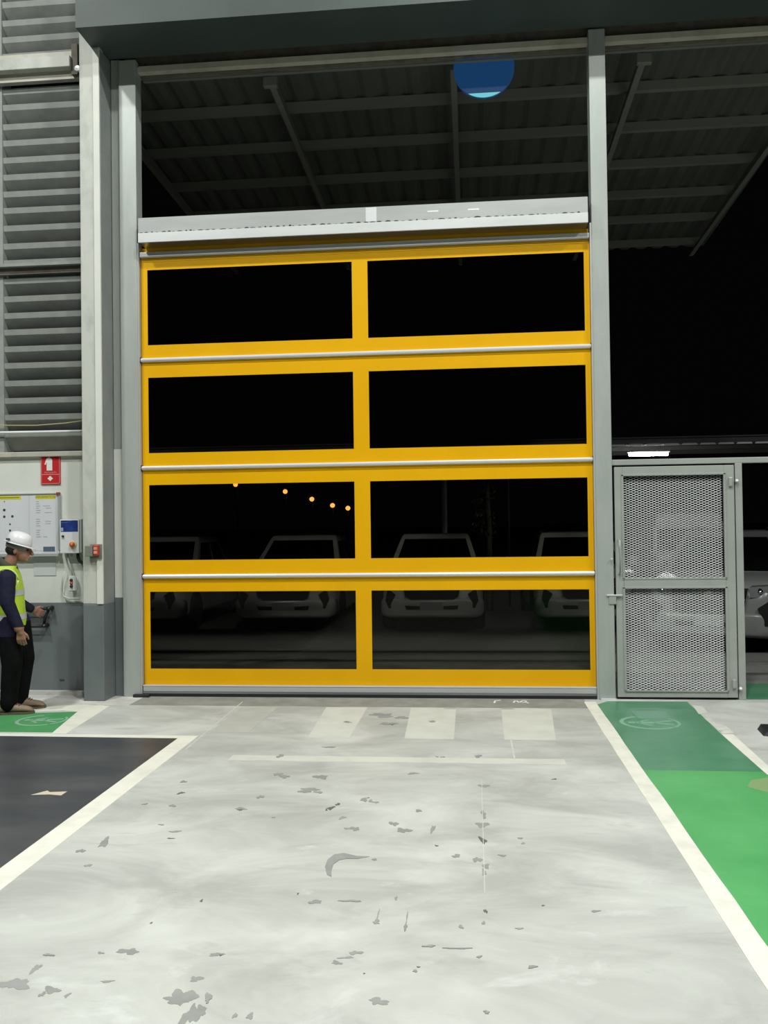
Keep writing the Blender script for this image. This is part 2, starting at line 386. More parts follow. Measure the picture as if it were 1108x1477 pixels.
# chalk scribble on the threshold
bm = bmesh.new()
for P in ([(.19, -.22), (.20, -.12), (.25, -.10)], [(.36, -.20), (.385, -.10), (.41, -.19)], [(.42, -.18), (.445, -.11), (.475, -.12), (.47, -.18), (.44, -.19)], [(.47, -.17), (.492, -.22)]):
    for a, b in zip(P, P[1:]):
        d = Vector((b[0]-a[0], b[1]-a[1])); w = Vector((-d.y, d.x)).normalized()*.008
        prism(bm, [(a[0]+w.x, a[1]+w.y), (b[0]+w.x, b[1]+w.y), (b[0]-w.x, b[1]-w.y), (a[0]-w.x, a[1]-w.y)], 0, .003)
o = obj('chalk_mark', bm, M_['whiteprint'], floor); o['label'] = 'small white chalk scribble on the threshold'
# bare chips in the paint, at the places where they lie on this floor
CHIPS = [(-2.25,-2.11,0.080,0.042,0.9,1), (-2.24,-2.45,0.033,0.033,0.9,1), (-2.23,-2.67,0.027,0.033,0.9,1), (-2.22,-3.00,0.033,0.033,0.9,1), (-2.23,-3.66,0.040,0.050,0.9,1), (-2.25,-1.98,0.053,0.025,0.9,1), (-1.00,-5.22,0.044,0.064,0.08,0), (-0.94,-5.33,0.027,0.073,0.06,0), (-0.91,-5.31,0.024,0.044,0.07,0), (-0.99,-5.10,0.021,0.026,0.08,0), (-1.01,-5.23,0.060,0.035,0.07,0), (-1.62,-5.18,0.055,0.049,0.08,0), (-1.60,-5.07,0.018,0.032,0.05,0), (-1.47,-5.21,0.033,0.025,0.08,0), (-1.40,-5.24,0.010,0.016,0.08,0), (-1.49,-5.24,0.013,0.016,0.07,0), (-0.51,-4.95,0.020,0.017,0.09,0), (-0.45,-4.87,0.026,0.018,0.06,0), (-0.48,-4.91,0.031,0.009,0.08,0), (-0.33,-5.20,0.034,0.026,0.05,0), (-1.41,-4.94,0.014,0.010,0.06,0), (-1.31,-4.92,0.041,0.029,0.08,0), (-0.97,-4.92,0.031,0.013,0.05,0), (-0.74,-5.32,0.015,0.018,0.11,0), (-0.79,-5.32,0.008,0.018,0.11,0), (-1.30,-5.14,0.026,0.008,0.07,0), (-0.95,-4.92,0.011,0.009,0.08,1), (-0.72,-3.36,0.020,0.029,0.04,0), (-0.63,-3.53,0.027,0.036,0.06,0), (-0.37,-3.54,0.037,0.045,0.07,0), (-0.43,-3.44,0.026,0.037,0.07,0), (-0.22,-3.51,0.013,0.064,0.00,0), (-0.67,-3.53,0.016,0.018,0.05,0), (0.04,-3.66,0.020,0.051,0.08,1), (0.04,-3.43,0.031,0.056,0.05,0), (0.05,-3.26,0.016,0.071,0.05,0), (0.06,-2.73,0.032,0.037,0.05,0), (0.04,-4.07,0.013,0.035,0.07,0), (0.01,-3.92,0.022,0.037,0.08,0), (0.05,-4.00,0.014,0.043,0.06,0), (-0.81,-3.20,0.024,0.031,0.04,1), (-0.78,-3.13,0.017,0.022,0.05,1), (-0.83,-3.23,0.007,0.021,0.00,1), (-0.62,-3.00,0.007,0.011,0.00,1), (-0.39,-2.48,0.034,0.027,0.05,0), (0.50,-2.56,0.019,0.014,0.09,1), (0.23,-3.62,0.012,0.017,0.00,0), (0.24,-3.69,0.012,0.012,0.07,0), (-0.09,-3.88,0.023,0.023,0.04,0), (-0.10,-3.89,0.009,0.015,0.00,1), (0.13,-3.86,0.020,0.015,0.09,0), (-0.19,-3.75,0.009,0.012,0.10,1), (-0.34,-4.38,0.008,0.018,0.11,0), (-0.40,-4.61,0.017,0.021,0.05,0), (-0.40,-4.55,0.003,0.056,0.00,0), (-0.28,-4.65,0.008,0.031,0.11,0), (-0.28,-4.57,0.003,0.066,0.00,0), (0.04,-4.48,0.008,0.022,0.11,1), (0.03,-4.59,0.009,0.015,0.09,0), (-0.06,-4.63,0.011,0.016,0.08,0), (0.17,-4.63,0.014,0.010,0.06,0), (0.49,-4.45,0.024,0.009,0.07,0), (0.28,-4.41,0.008,0.006,0.11,1), (-1.17,-4.46,0.008,0.012,0.11,1), (-1.31,-4.68,0.004,0.011,0.00,1), (-0.77,-4.36,0.005,0.010,0.17,1), (-0.68,-4.44,0.035,0.018,0.07,0), (-1.76,-2.97,0.021,0.024,0.04,1), (-1.82,-2.74,0.030,0.020,0.06,0), (-1.73,-3.21,0.024,0.023,0.04,0), (-1.32,-3.24,0.041,0.021,0.06,0), (-1.32,-3.26,0.016,0.016,0.05,1), (-1.26,-3.02,0.021,0.035,0.08,0), (-1.57,-3.63,0.031,0.014,0.06,0), (-1.56,-3.73,0.018,0.009,0.05,1), (-1.88,-3.81,0.025,0.072,0.07,0), (-1.95,-3.93,0.023,0.026,0.07,0), (-1.83,-4.11,0.017,0.016,0.05,0), (-1.68,-3.53,0.016,0.010,0.05,0), (-1.00,-2.87,0.072,0.048,0.06,0), (-0.93,-2.91,0.028,0.024,0.06,0), (-0.68,-1.07,0.067,0.053,0.04,0), (-0.65,-1.09,0.023,0.032,0.04,1), (-0.76,-0.76,0.109,0.093,0.03,0), (-0.59,-0.84,0.049,0.068,0.03,0), (-1.21,-2.59,0.038,0.041,0.04,0), (-0.97,-2.59,0.045,0.054,0.06,0), (-0.64,-3.04,0.027,0.033,0.06,0), (-0.57,-3.08,0.027,0.016,0.06,0), (-0.60,-3.06,0.014,0.022,0.06,0), (-0.31,-3.22,0.023,0.020,0.07,0), (-1.26,-2.54,0.030,0.028,0.06,0), (-1.27,-2.56,0.011,0.014,0.08,1), (-1.34,-2.10,0.029,0.048,0.03,0), (-0.25,-2.07,0.012,0.015,0.07,0), (-0.21,-2.07,0.016,0.015,0.05,0), (0.03,-2.04,0.024,0.047,0.04,0), (-1.04,-1.84,0.060,0.017,0.04,0), (-1.02,-1.03,0.039,0.033,0.04,0), (-0.33,-0.98,0.038,0.032,0.04,0), (-0.48,-3.95,0.014,0.012,0.12,0), (-1.10,-3.38,0.010,0.010,0.00,0), (-1.90,-3.19,0.020,0.012,0.08,0), (-0.53,-4.42,0.045,0.012,0.08,0), (-1.60,-4.97,0.023,0.010,0.07,0), (-0.91,-5.22,0.012,0.039,0.07,0), (-0.22,-4.99,0.010,0.009,0.08,0), (-0.21,-4.96,0.006,0.006,0.00,1), (-0.40,-5.02,0.003,0.006,0.00,1), (0.03,-5.24,0.011,0.010,0.08,0), (0.01,-4.87,0.011,0.009,0.08,0), (0.20,-4.93,0.016,0.013,0.10,0), (-0.18,-4.80,0.032,0.008,0.08,0), (-0.07,-4.81,0.049,0.007,0.07,0)]
def chip_mesh(lst, name, m):
    bm = bmesh.new(); R = random.Random(4)
    for ci, (cx, cy, rx, ry, rot) in enumerate(lst):
        n = 40; ph = [R.uniform(0, 6.28) for _ in range(4)]
        P = []
        for i in range(n):
            a = i*2*PI/n
            k = 1 + .28*math.sin(2*a+ph[0]) + .22*math.sin(3*a+ph[1]) + .18*math.sin(5*a+ph[2]) 
            k = .82*max(.35, k + .07*math.sin(9*a+ph[3]) + .05*math.sin(13*a+ph[0]))
            x, y = rx*k*math.cos(a), ry*k*math.sin(a)
            P.append((cx+x*math.cos(rot)-y*math.sin(rot), cy+x*math.sin(rot)+y*math.cos(rot)))
        prism(bm, P, -.0005, .0008+ci*.00002)
    o = obj(name, bm, m, floor); o['kind'] = 'stuff'; return o
paint('paint_chip', [(-0.676, -4.147), (-0.702, -4.05), (-0.703, -3.964), (-0.682, -3.9), (-0.638, -3.879), (-0.572, -3.911), (-0.508, -3.916), (-0.561, -3.946), (-0.614, -3.949), (-0.648, -3.969), (-0.667, -4.022), (-0.665, -4.097), (-0.653, -4.169)], M_['chip'], .0025, 'curved scrape where the floor paint has come off')
chip_mesh([c[:5] for c in CHIPS if c[5] == 0], 'paint_chips', M_['chip'])['label'] = 'bare grey patches where floor paint has worn off'
chip_mesh([c[:5] for c in CHIPS if c[5] == 1], 'dark_paint_chips', M_['chip_dark'])['label'] = 'small dark gouges in the floor paint'

# ------------------------------------------------------------------ SETTING: left wall
wall = struct(bx('wall_left', -9, -3.50, .10, .28, 0, 2.31, M_['wall']))
bx('painted_dado', -9, -3.52, .097, .10, .02, .885, M_['grey_band'], wall)['label'] = 'dark grey painted lower band of the wall'
bx('wall_sill', -9, -3.52, .06, .30, 2.31, 2.36, M_['beige'], wall, .006)
bx('wall_kerb', -9, -3.50, .02, .10, 0, .035, M_['dirty'], wall)
bm = bmesh.new(); box(bm, -4.0, -3.955, .094, .098, .125, .14)
o = obj('wall_mark', bm, M_['ink'], wall); o['label'] = 'small black mark low on the dado'
struct(bx('wall_upper_left', -9, -4.66, .10, .28, 2.36, 7.2, M_['slat'])); bpy.data.objects['wall_upper_left'].name = 'wall_left_upper'

# louvre vents
def slat_mesh():
    bm = bmesh.new()
    P = [(.092, .027), (.100, -.027), (.215, -.150), (.218, -.147), (.105, -.024), (.097, .030), (.13, .030), (.13, .027)]
    P = [(.094, .027), (.102, -.027), (.215, -.152), (.219, -.149), (.107, -.0245), (.0985, .027)]
    prism(bm, P, -4.55, -3.72, 'yz')
    me = bpy.data.meshes.new('slat'); bmesh.ops.recalc_face_normals(bm, faces=bm.faces[:]); bm.to_mesh(me); bm.free()
    me.materials.append(M_['slat']); return me
SL = slat_mesh()
def louvre(z0, z1, zs, label):
    t = thing('louvre_vent', label, 'louvre', (-4.13, .15, z0), group='grey louvre vents of the left wall')
    off = Vector((-4.13, .15, z0))
    for side, (xa, xb) in (('l', (-4.62, -4.545)), ('r', (-3.725, -3.69))):
        o = bx('frame_stile', xa, xb, .085, .26, z0, z1, M_['slat'], t); o.matrix_parent_inverse = Matrix.Translation(-off)
    for z in zs:
        o = bpy.data.objects.new('slat', SL); COL.objects.link(o); o.parent = t
        o.matrix_parent_inverse = Matrix.Translation(-off); o.location = (random.uniform(-.004, .004), 0, z)
        o.rotation_euler = (random.uniform(-.006, .006), random.uniform(-.003, .003), 0)
random.seed(3)
louvre(2.36, 4.145, [4.053-.1697*k for k in range(10)], 'grey louvre vent directly above the white wall, lowest of the three')
louvre(4.15, 6.1, [5.932-.1711*k for k in range(11)], 'grey louvre vent between the two horizontal girts, middle of the three')
louvre(6.11, 7.2, [6.293+.1645*k for k in range(6)], 'grey louvre vent at the very top left, above the beige girt')

# girts between the louvres
t = thing('steel_girt', 'beige horizontal steel girt with bright flange at top left of the louvres', 'beam', (-4.15, .05, 5.98))
def relchild(o, t):
    o.matrix_parent_inverse = Matrix.Translation(-t.location); return o
relchild(bx('web', -9, -3.72, .02, .084, 5.98, 6.25, M_['beige'], t), t)
relchild(bx('flange', -9, -3.78, -.06, .084, 6.06, 6.17, M_['colwhite'], t, .006), t)
relchild(bx('end_plate', -3.78, -3.72, -.02, .084, 6.00, 6.30, M_['rust'], t), t)['label'] = 'rusty end plate'
bm = bmesh.new(); lathe(bm, [(.0, -.075), (.028, -.07), (.03, -.045), (.012, -.045), (.012, .0)], 10, (-3.70, .0, 6.03), 'y')
relchild(obj('bolt', bm, M_['alu'], t), t)
t = thing('steel_angle', 'thin rusty steel angle between the lowest and middle louvre vents', 'beam', (-4.15, .1, 4.12))
relchild(bx('flange', -9, -3.70, .0, .084, 4.165, 4.195, M_['slat'], t), t)
relchild(bx('web', -9, -3.70, .05, .084, 4.10, 4.165, M_['rust'], t), t)
bm = bmesh.new(); tube(bm, [(-9, .045, 2.555), (-4.6, .045, 2.552), (-3.72, .045, 2.548)], .013, 8)
tag(obj('conduit_pipe', bm, M_['whiteplastic'], None, True), 'thin white conduit running across the lowest louvre vent', 'pipe')
bm = bmesh.new(); tube(bm, [(-6, .05, 2.70), (-4.6, .055, 2.625), (-4.2, .055, 2.615), (-3.9, .055, 2.63), (-3.72, .055, 2.65)], .006, 6)
tag(obj('hanging_wire', bm, M_['wire'], None, True), 'thin yellowish wire sagging above the white conduit', 'wire')

# ------------------------------------------------------------------ column left of the door
t = thing('steel_column', 'tall scuffed white column with side shade painted in and dark grey foot, left of the door', 'column', (-3.5, -.1, 0))
relchild(bx('web', -3.58, -3.41, -.16, .09, 0, 6.9, M_['flangeshade'], t), t)
relchild(bx('front_flange', -3.60, -3.402, -.25, -.16, .90, 6.9, M_['colwhite'], t, .008), t)
relchild(bx('front_flange', -3.601, -3.401, -.252, -.16, 0, .90, M_['grey_band'], t, .008), t)['label'] = 'dark grey painted foot of the flange'
relchild(bx('edge_strip', -3.462, -3.402, -.262, -.25, .90, 6.1, M_['wall'], t, .003), t)['label'] = 'whiter strip along the flange'
relchild(bx('side_flange', -3.412, -3.400, -.24, .06, .90, 6.1, M_['flangeshade'], t), t)
relchild(bx('side_flange', -3.412, -3.399, -.241, .06, 0, .90, M_['grey_band'], t), t)['label'] = 'dark grey painted foot of the column side'
t = thing('door_jamb', 'flat grey green jamb panel with white and dark painted foot, beside the column', 'jamb', (-3.35, 0, 0))
relchild(bx('panel', -3.392, -3.31, .0, .09, 2.36, 6.12, M_['greygreen'], t), t)
relchild(bx('panel', -3.394, -3.31, -.002, .09, .94, 2.36, M_['wall'], t), t)['label'] = 'white painted stretch'
relchild(bx('panel', -3.394, -3.31, -.002, .09, 0, .94, M_['grey_band'], t), t)['label'] = 'dark green grey painted foot'

# ------------------------------------------------------------------ door posts, header beam
o = bx('door_post', -3.306, -3.138, -.03, .12, 0, 6.1, M_['post'], None, .006); tag(o, 'grey steel post at the left side of the yellow door', 'post')
o = bx('door_post', 1.135, 1.283, -.03, .12, 0, 6.1, M_['post'], None, .006); tag(o, 'pale grey steel post between the yellow door and the mesh gate', 'post')
bp = bx('base_plate', 1.15, 1.285, -.06, -.03, 0, .012, M_['alu'], o)
t = thing('header_beam', 'big dark green grey boxed header beam across the top of the opening', 'beam', (0, -.3, 6.118))
relchild(bx('front_plate', -3.48, 7.5, -.58, -.54, 6.118, 7.1, M_['header'], t), t)
relchild(bx('soffit', -3.48, 7.5, -.54, -.02, 6.118, 6.16, M_['header'], t), t)
relchild(bx('back_plate', -3.40, 7.5, -.02, .0, 6.16, 7.1, M_['rust'], t), t)
t = thing('door_track', 'beige steel channel under the header beam over the opening', 'channel', (0, .06, 6.0))
relchild(bx('channel', -3.30, 7.5, .03, .13, 6.005, 6.06, M_['beige'], t), t)
relchild(bx('lower_angle', -3.13, 7.5, .145, .18, 5.97, 5.985, M_['purlin'], t), t)
relchild(bx('cover_strip', -3.30, 7.5, .10, .14, 5.99, 6.45, M_['rust'], t), t)

# ------------------------------------------------------------------ ROLLER DOOR
door = thing('roller_door', 'yellow high speed roller door with eight dark clear windows and silver bars', 'door', (-1.0, 0, 0))
XL, XR = -3.122, 1.118
dc = lambda o: relchild(o, door)
WX = [(-3.060, -1.076), (-.928, 1.070)]
WZ = [(.257, .991), (1.291, 2.012), (2.318, 3.043), (3.356, 4.081)]
SZ = [(.107, 1.120), (1.155, 2.157), (2.192, 3.193), (3.228, 4.190)]
for (za, zb), (wa, wb) in zip(SZ, WZ):
    bm = bmesh.new()
    xs = [XL, WX[0][0], WX[0][1], WX[1][0], WX[1][1], XR]; zs = [za, wa, wb, zb]
    R = random.Random(int(za*100))
    V = {}
    for j, y in ((0, .030), (1, .034)):
        for i, x in enumerate(xs):
            for k, z in enumerate(zs):
                V[i, j, k] = bm.verts.new((x, y, z))
    for i in range(5):
        for k in range(3):
            if k == 1 and i in (1, 3): continue
            for j in (0, 1): bm.faces.new([V[i, j, k], V[i+1, j, k], V[i+1, j, k+1], V[i, j, k+1]])
    for (i0, i1, k0, k1) in ((0, 5, 0, 3), (1, 2, 1, 2), (3, 4, 1, 2)):
        L_ = [(i, k0) for i in range(i0, i1)] + [(i1, k) for k in range(k0, k1)] + [(i, k1) for i in range(i1, i0, -1)] + [(i0, k) for k in range(k1, k0, -1)]
        for a, b in zip(L_, L_[1:]+L_[:1]):
            bm.faces.new([V[a[0], 0, a[1]], V[b[0], 0, b[1]], V[b[0], 1, b[1]], V[a[0], 1, a[1]]])
    sec = dc(obj('curtain_section', bm, M_['yellow'], door))
    for xa, xb in WX:
        p = bx('window_pane', xa-.004, xb+.004, .0315, .0325, wa-.004, wb+.004, M_['pane'], sec)
    # welded hems above and below the windows
    for (ha, hb) in ((za, za+.03), (zb-.03, zb)):
        bx('weld_hem', XL+.01, XR-.01, .0270, .030, ha, hb, M_['yellow'], sec)
for z in (1.1375, 2.1745, 3.2105):
    bm = bmesh.new(); prism(bm, [(.030, z-.0195), (.004, z-.017), (-.004, z-.004), (-.004, z+.006), (.004, z+.017), (.030, z+.0195)], XL, XR, 'yz')
    b = dc(obj('stiffener_bar', bm, M_['alu'], door))
    for x in (XL-.008, XR-.002):
        bx('end_cap', x, x+.010, .0, .05, z-.026, z+.026, M_['black'], b)
bb = dc(bx('bottom_bar', XL, XR, -.006, .055, .047, .107, M_['alu2'], door, .003)); bb['label'] = 'grey aluminium bottom bar'
bx('edge_lip', XL, XR, -.010, .0, .098, .108, M_['alu'], bb)
bm = bmesh.new(); prism(bm, [(-.02, .002), (.06, .002), (.055, .047), (-.004, .047), (-.016, .03)], XL, XR, 'yz')
bs = dc(obj('bottom_seal', bm, M_['rubber'], door))
bx('seal_flap', -3.20, XL+.08, -.075, -.035, .001, .03, M_['rubber'], bs, .006)
for xa, xb in ((-3.138, -3.128), (1.121, 1.135)):
    dc(bx('side_guide', xa, xb, -.02, .06, 0, 4.33, M_['alu2'], door))
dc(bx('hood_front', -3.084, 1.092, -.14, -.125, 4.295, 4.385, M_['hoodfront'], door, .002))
dc(bx('hood_soffit', -3.084, 1.092, -.125, .12, 4.30, 4.312, M_['soffit'], door))
dc(bx('hood_cover', -3.090, 1.094, -.118, .25, 4.385, 4.535, M_['hood'], door, .002))['label'] = 'duller upper cover of the hood'
dc(bx('top_roller_bar', XL, XR, -.012, .05, 4.195, 4.245, M_['alu2'], door, .008))
dc(bx('hood_back', -3.136, 1.115, .06, .12, 4.19, 4.30, M_['yellow'], door))
# wavy sealant bead between the two hood faces
bm = bmesh.new(); R = random.Random(9); x = -3.08
while x < 1.02:
    w = R.uniform(.02, .075)
    h = R.uniform(.006, .013)
    zz = 4.388 + R.uniform(-.003, .004)
    prism(bm, [(x, zz-.004), (x+w*.5, zz-.004+R.uniform(0, .004)), (x+w, zz-.004), (x+w*.8, zz+h*.7), (x+w*.45, zz+h), (x+w*.15, zz+h*.6)], -.128, -.117, 'xz')
    x += w + (R.uniform(.004, .03))
o = dc(obj('sealant_bead', bm, M_['black'], door)); o['label'] = 'ragged black sealant bead along the hood'
for x in (-.92, .02, -.35):
    dc(bx('sealant_smear', x, x+.10, -.1195, -.118, 4.46 if x != -.92 else 4.40, 4.475 if x != -.92 else 4.53, M_['alu'], door))

# ------------------------------------------------------------------ MESH GATE and its frame
t = thing('gate_frame', 'grey steel transom and slim post framing the mesh gate', 'frame', (2.4, .03, 0))
relchild(bx('transom', 1.283, 7.5, -.01, .06, 2.115, 2.165, M_['gate'], t, .004), t)
relchild(bx('post', 2.363, 2.425, -.01, .06, 0, 2.115, M_['gate'], t, .004), t)
relchild(bx('post', 4.9, 4.96, -.01, .06, 0, 2.115, M_['gate'], t, .004), t)
gate = thing('mesh_gate', 'silver grey gate with two expanded metal mesh panels, right of the yellow door', 'gate', (2.35, 0, 0))
gc = lambda o: relchild(o, gate)
GX0, GX1, GZ0, GZ1 = 1.303, 2.351, .022, 2.098
gc(bx('stile', GX0, GX0+.072, -.02, .025, GZ0, GZ1, M_['gate'], gate, .003))
gc(bx('stile', GX1-.088, GX1, -.02, .025, GZ0, GZ1, M_['gate'], gate, .003))
gc(bx('rail', GX0+.072, GX1-.088, -.02, .025, GZ0, GZ0+.055, M_['gate'], gate, .003))
gc(bx('rail', GX0+.072, GX1-.088, -.02, .025, GZ1-.07, GZ1, M_['gate'], gate, .003))
gc(bx('rail', GX0+.072, GX1-.088, -.025, .025, 1.012, 1.085, M_['gate'], gate, .003))['label'] = 'middle rail'
def mesh_panel(x0, x1, z0, z1):
    bm = bmesh.new(); pw, ph = .0515, .0222; th = .0048
    nx = int((x1-x0)/(pw/2))+1; nz = int((z1-z0)/(ph/2))+1
    for i in range(nx):
        for j in range(nz):
            if (i+j) % 2: continue
            xa, za = x0+i*pw/2, z0+j*ph/2
            for s in (1, -1):
                xb, zb = xa+pw/2, za+s*ph/2
                if xb > x1+.002 or zb > z1+.002 or zb < z0-.002: continue
                ya, yb = (.002, .008)
                # strand: flat ribbon leaning out of the plane, with thickness
                v = []
                for (x, z) in ((xa, za), (xb, zb)):
                    v.append([(x, .001, z-th/2), (x, .0065, z+th/2), (x, .0085, z+th/2), (x, .003, z-th/2)])
                loft(bm, v, cap=False)
    o = gc(obj('mesh_panel', bm, M_['mesh'], gate)); return o
mesh_panel(GX0+.070, GX1-.084, 1.083, GZ1-.066)
mesh_panel(GX0+.070, GX1-.084, GZ0+.052, 1.014)
# inner flat-bar bead round both panels
for (z0, z1) in ((1.085, GZ1-.07), (GZ0+.055, 1.012)):
    xa, xb = GX0+.072, GX1-.088
    for (a, b, c, d) in ((xa-.012, xb+.012, z0-.004, z0+.010), (xa-.012, xb+.012, z1-.014, z1+.004), (xa-.012, xa+.006, z0, z1), (xb-.006, xb+.012, z0, z1)):
        gc(bx('glazing_bead', a, b, -.030, -.018, c, d, M_['gate'], gate, .002))
bm = bmesh.new(); tube(bm, [(1.335, -.02, 1.13), (1.335, -.055, 1.145), (1.335, -.055, 1.43), (1.335, -.02, 1.445)], .009, 8)
gc(obj('pull_handle', bm, M_['gate'], gate, True))
b = gc(bx('slide_bolt', 1.215, 1.355, -.045, -.028, .935, .947, M_['alu'], gate, .002))
bx('bolt_plate', 1.235, 1.30, -.040, -.020, .86, .935, M_['gate'], b, .003)
bm = bmesh.new(); lathe(bm, [(.0, -.05), (.009, -.05), (.009, -.03), (0, -.03)], 8, (1.262, -.012, 1.27), 'y'); gc(obj('rivet', bm, M_['alu'], gate))
for z in (1.905, .105):
    h = gc(bx('hinge', 2.300, 2.336, -.045, -.018, z, z+.085, M_['gate'], gate, .010))
    bm = bmesh.new(); lathe(bm, [(0, -.05), (.013, -.05), (.016, -.035), (.016, -.02), (0, -.02)], 10, (2.372, .005, z+.05 if z > 1 else z+.0), 'y')
    obj('hinge_pin', bm, M_['alu'], h, True)

# rubber wedge on the floor at far right
bm = bmesh.new()
loft(bm, [[(2.165, -1.14, 0), (2.9, -1.2, 0), (2.9, -1.75, 0), (2.14, -1.36, 0)], [(2.185, -1.16, .045), (2.9, -1.23, .05), (2.9, -1.70, .05), (2.17, -1.36, .03)]])
tag(obj('rubber_mat', bm, M_['rubber']), 'corner of a black rubber wedge on the floor at far right', 'mat')

# ------------------------------------------------------------------ things on the left wall
YW = .0965
t = thing('fire_sign', 'red fire extinguisher sign with white pictogram high on the white wall', 'sign', (-4.07, .1, 2.18))
relchild(bx('sign_plate', -4.172, -3.976, .086, .0995, 2.042, 2.327, M_['red'], t), t)
bm = bmesh.new()
for (a, b, c, d) in ((-4.168, -3.980, 2.318, 2.3225), (-4.168, -3.980, 2.046, 2.0505), (-4.168, -4.1635, 2.046, 2.3225), (-3.9845, -3.980, 2.046, 2.3225), (-4.165, -3.982, 2.133, 2.139)):
    box(bm, a, b, .0855, .0862, c, d)
relchild(obj('border_print', bm, M_['pinkprint'], t), t)
bm = bmesh.new()
prism(bm, [(-4.112, 2.175), (-4.055, 2.175), (-4.055, 2.272), (-4.062, 2.290), (-4.078, 2.298), (-4.084, 2.308), (-4.094, 2.300), (-4.108, 2.298), (-4.116, 2.285), (-4.134, 2.236), (-4.122, 2.230), (-4.112, 2.262)], .0853, .0862, 'xz')
relchild(obj('extinguisher_pictogram', bm, M_['whiteprint'], t), t)
bm = bmesh.new()
prism(bm, [(-4.106, 2.098), (-4.088, 2.110), (-4.088, 2.119), (-4.066, 2.119), (-4.066, 2.110), (-4.048, 2.098), (-4.077, 2.072)], .0853, .0862, 'xz')
relchild(obj('arrow_pictogram', bm, M_['whiteprint'], t), t)
relchild(wall_text('ถังดับเพลิง', .026, -4.075, .0853, 2.155, M_['pinkprint'], t, 1.1), t)

t = thing('notice_board', 'white notice board with yellow headed papers behind the person', 'board', (-4.4, .1, 1.4))
rc = lambda o: relchild(o, t)
rc(bx('backing', -5.55, -3.985, .080, .0995, 1.37, 1.952, M_['board'], t))
for (a, b, c, d, nm) in ((-5.56, -3.975, 1.944, 1.956, 'frame_rail'), (-5.56, -5.545, 1.36, 1.95, 'frame_stile'), (-3.993, -3.974, 1.40, 1.945, 'frame_stile')):
    rc(bx(nm, a, b, .070, .0995, c, d, M_['alu2'], t, .002))
bm = bmesh.new(); prism(bm, [(.0995, 1.34), (.0995, 1.385), (.08, 1.385), (.045, 1.362), (.03, 1.366), (.03, 1.34)], -5.56, -3.975, 'yz')
rc(obj('pen_tray', bm, M_['alu2'], t))
rc(bx('corner_cap', -4.008, -3.972, .066, .08, 1.932, 1.960, mat('maroon_cap', (.30, .06, .06, 1), .5), t))['label'] = 'red corner cap'
for (xa, xb, nm) in ((-4.60, -4.295, 0), (-4.285, -4.02, 1)):
    p = rc(bx('paper_sheet', xa, xb, .0780, .0802, 1.395, 1.935, M_['paper'], t))
    hx0, hx1 = ((-4.60, -4.372) if nm == 0 else (-4.222, -4.022))
    bx('header_print', hx0, hx1, .0772, .0782, 1.897, 1.934, M_['yelprint'], p)
    R = random.Random(nm+2)
    bm = bmesh.new()
    if nm == 1:
        for k in range(17):
            z = 1.872-k*.0215
            if k in (6, 7, 12): continue
            w = R.uniform(.02, .05); box(bm, -4.218, -4.218+w, .0772, .0782, z-.0035, z+.0035)
            if R.random() < .45:
                x0 = -4.15+R.uniform(0, .03); box(bm, x0, x0+R.uniform(.03, .08), .0772, .0782, z-.003, z+.003)
        obj('printed_lines', bm, M_['inkgrey'], p)['kind'] = 'stuff'
        me = text_mesh('INFORMATION', .030)
        me.transform(Matrix.Translation((-4.122, .0770, 1.9155)) @ Matrix.Rotation(PI/2, 4, 'X'))
        link('lettering', me, M_['ink'], p)
    else:
        box(bm, -4.60, -4.39, .0770, .0775, 1.911, 1.920)
        obj('printed_lines', bm, mat('olive_ink', (.22, .22, .05, 1), .6), p)
        for (x, z, r) in ((-4.545, 1.795, .014), (-4.545, 1.730, .013), (-4.462, 1.732, .013), (-4.487, 1.655, .009), (-4.487, 1.594, .011), (-4.543, 1.878, .006)):
            bm = bmesh.new(); lathe(bm, [(0, .0768), (r, .0768), (r, .0780), (0, .0780)], 12, (x, 0, z), 'y')
            obj('chart_dot', bm, M_['ink'], p)
rc(bx('blue_label', -4.148, -4.03, .0765, .0782, 1.385, 1.432, M_['slateblue'], t))
t = None
o = bx('paper_notice', -4.255, -4.03, .094, .0975, 1.150, 1.330, M_['papergrey']); tag(o, 'faded paper sheet on the wall below the notice board', 'paper')

t = thing('control_box', 'white door control box with blue panel and orange rotary switch', 'control box', (-3.88, .1, 1.37))
rc = lambda o: relchild(o, t)
rc(bx('housing', -3.950, -3.728, .012, .0995, 1.370, 1.697, M_['boxside'], t, .006))
dr = rc(bx('front_door', -3.940, -3.750, -.003, .012, 1.368, 1.692, M_['whiteenamel'], t, .004))
bx('blue_panel', -3.930, -3.758, -.0045, -.002, 1.575, 1.684, M_['blue'], dr)
bm = bmesh.new(); box(bm, -3.927, -3.905, -.0052, -.0040, 1.580, 1.615); obj('small_label', bm, mat('pale_blue_print', (.35, .45, .62, 1), .5), dr)
bm = bmesh.new(); box(bm, -3.925, -3.86, -.0052, -.0040, 1.662, 1.668); obj('printed_line', bm, mat('dim_blue_print', (.08, .16, .32, 1), .5), dr)
bm = bmesh.new(); lathe(bm, [(0, -.018), (.010, -.018), (.012, -.002), (0, -.002)], 12, (-3.907, 0, 1.532), 'y'); obj('key_lock', bm, M_['cardark'], dr, True)
bm = bmesh.new(); lathe(bm, [(0, -.010), (.034, -.010), (.036, -.002), (0, -.002)], 20, (-3.808, 0, 1.452), 'y'); kn = obj('switch_ring', bm, M_['knobring'], dr, True)
bm = bmesh.new(); lathe(bm, [(0, -.038), (.016, -.038), (.024, -.029), (.025, -.010), (0, -.010)], 16, (-3.812, 0, 1.452), 'y'); rc(obj('rotary_switch', bm, M_['orange'], t, True))
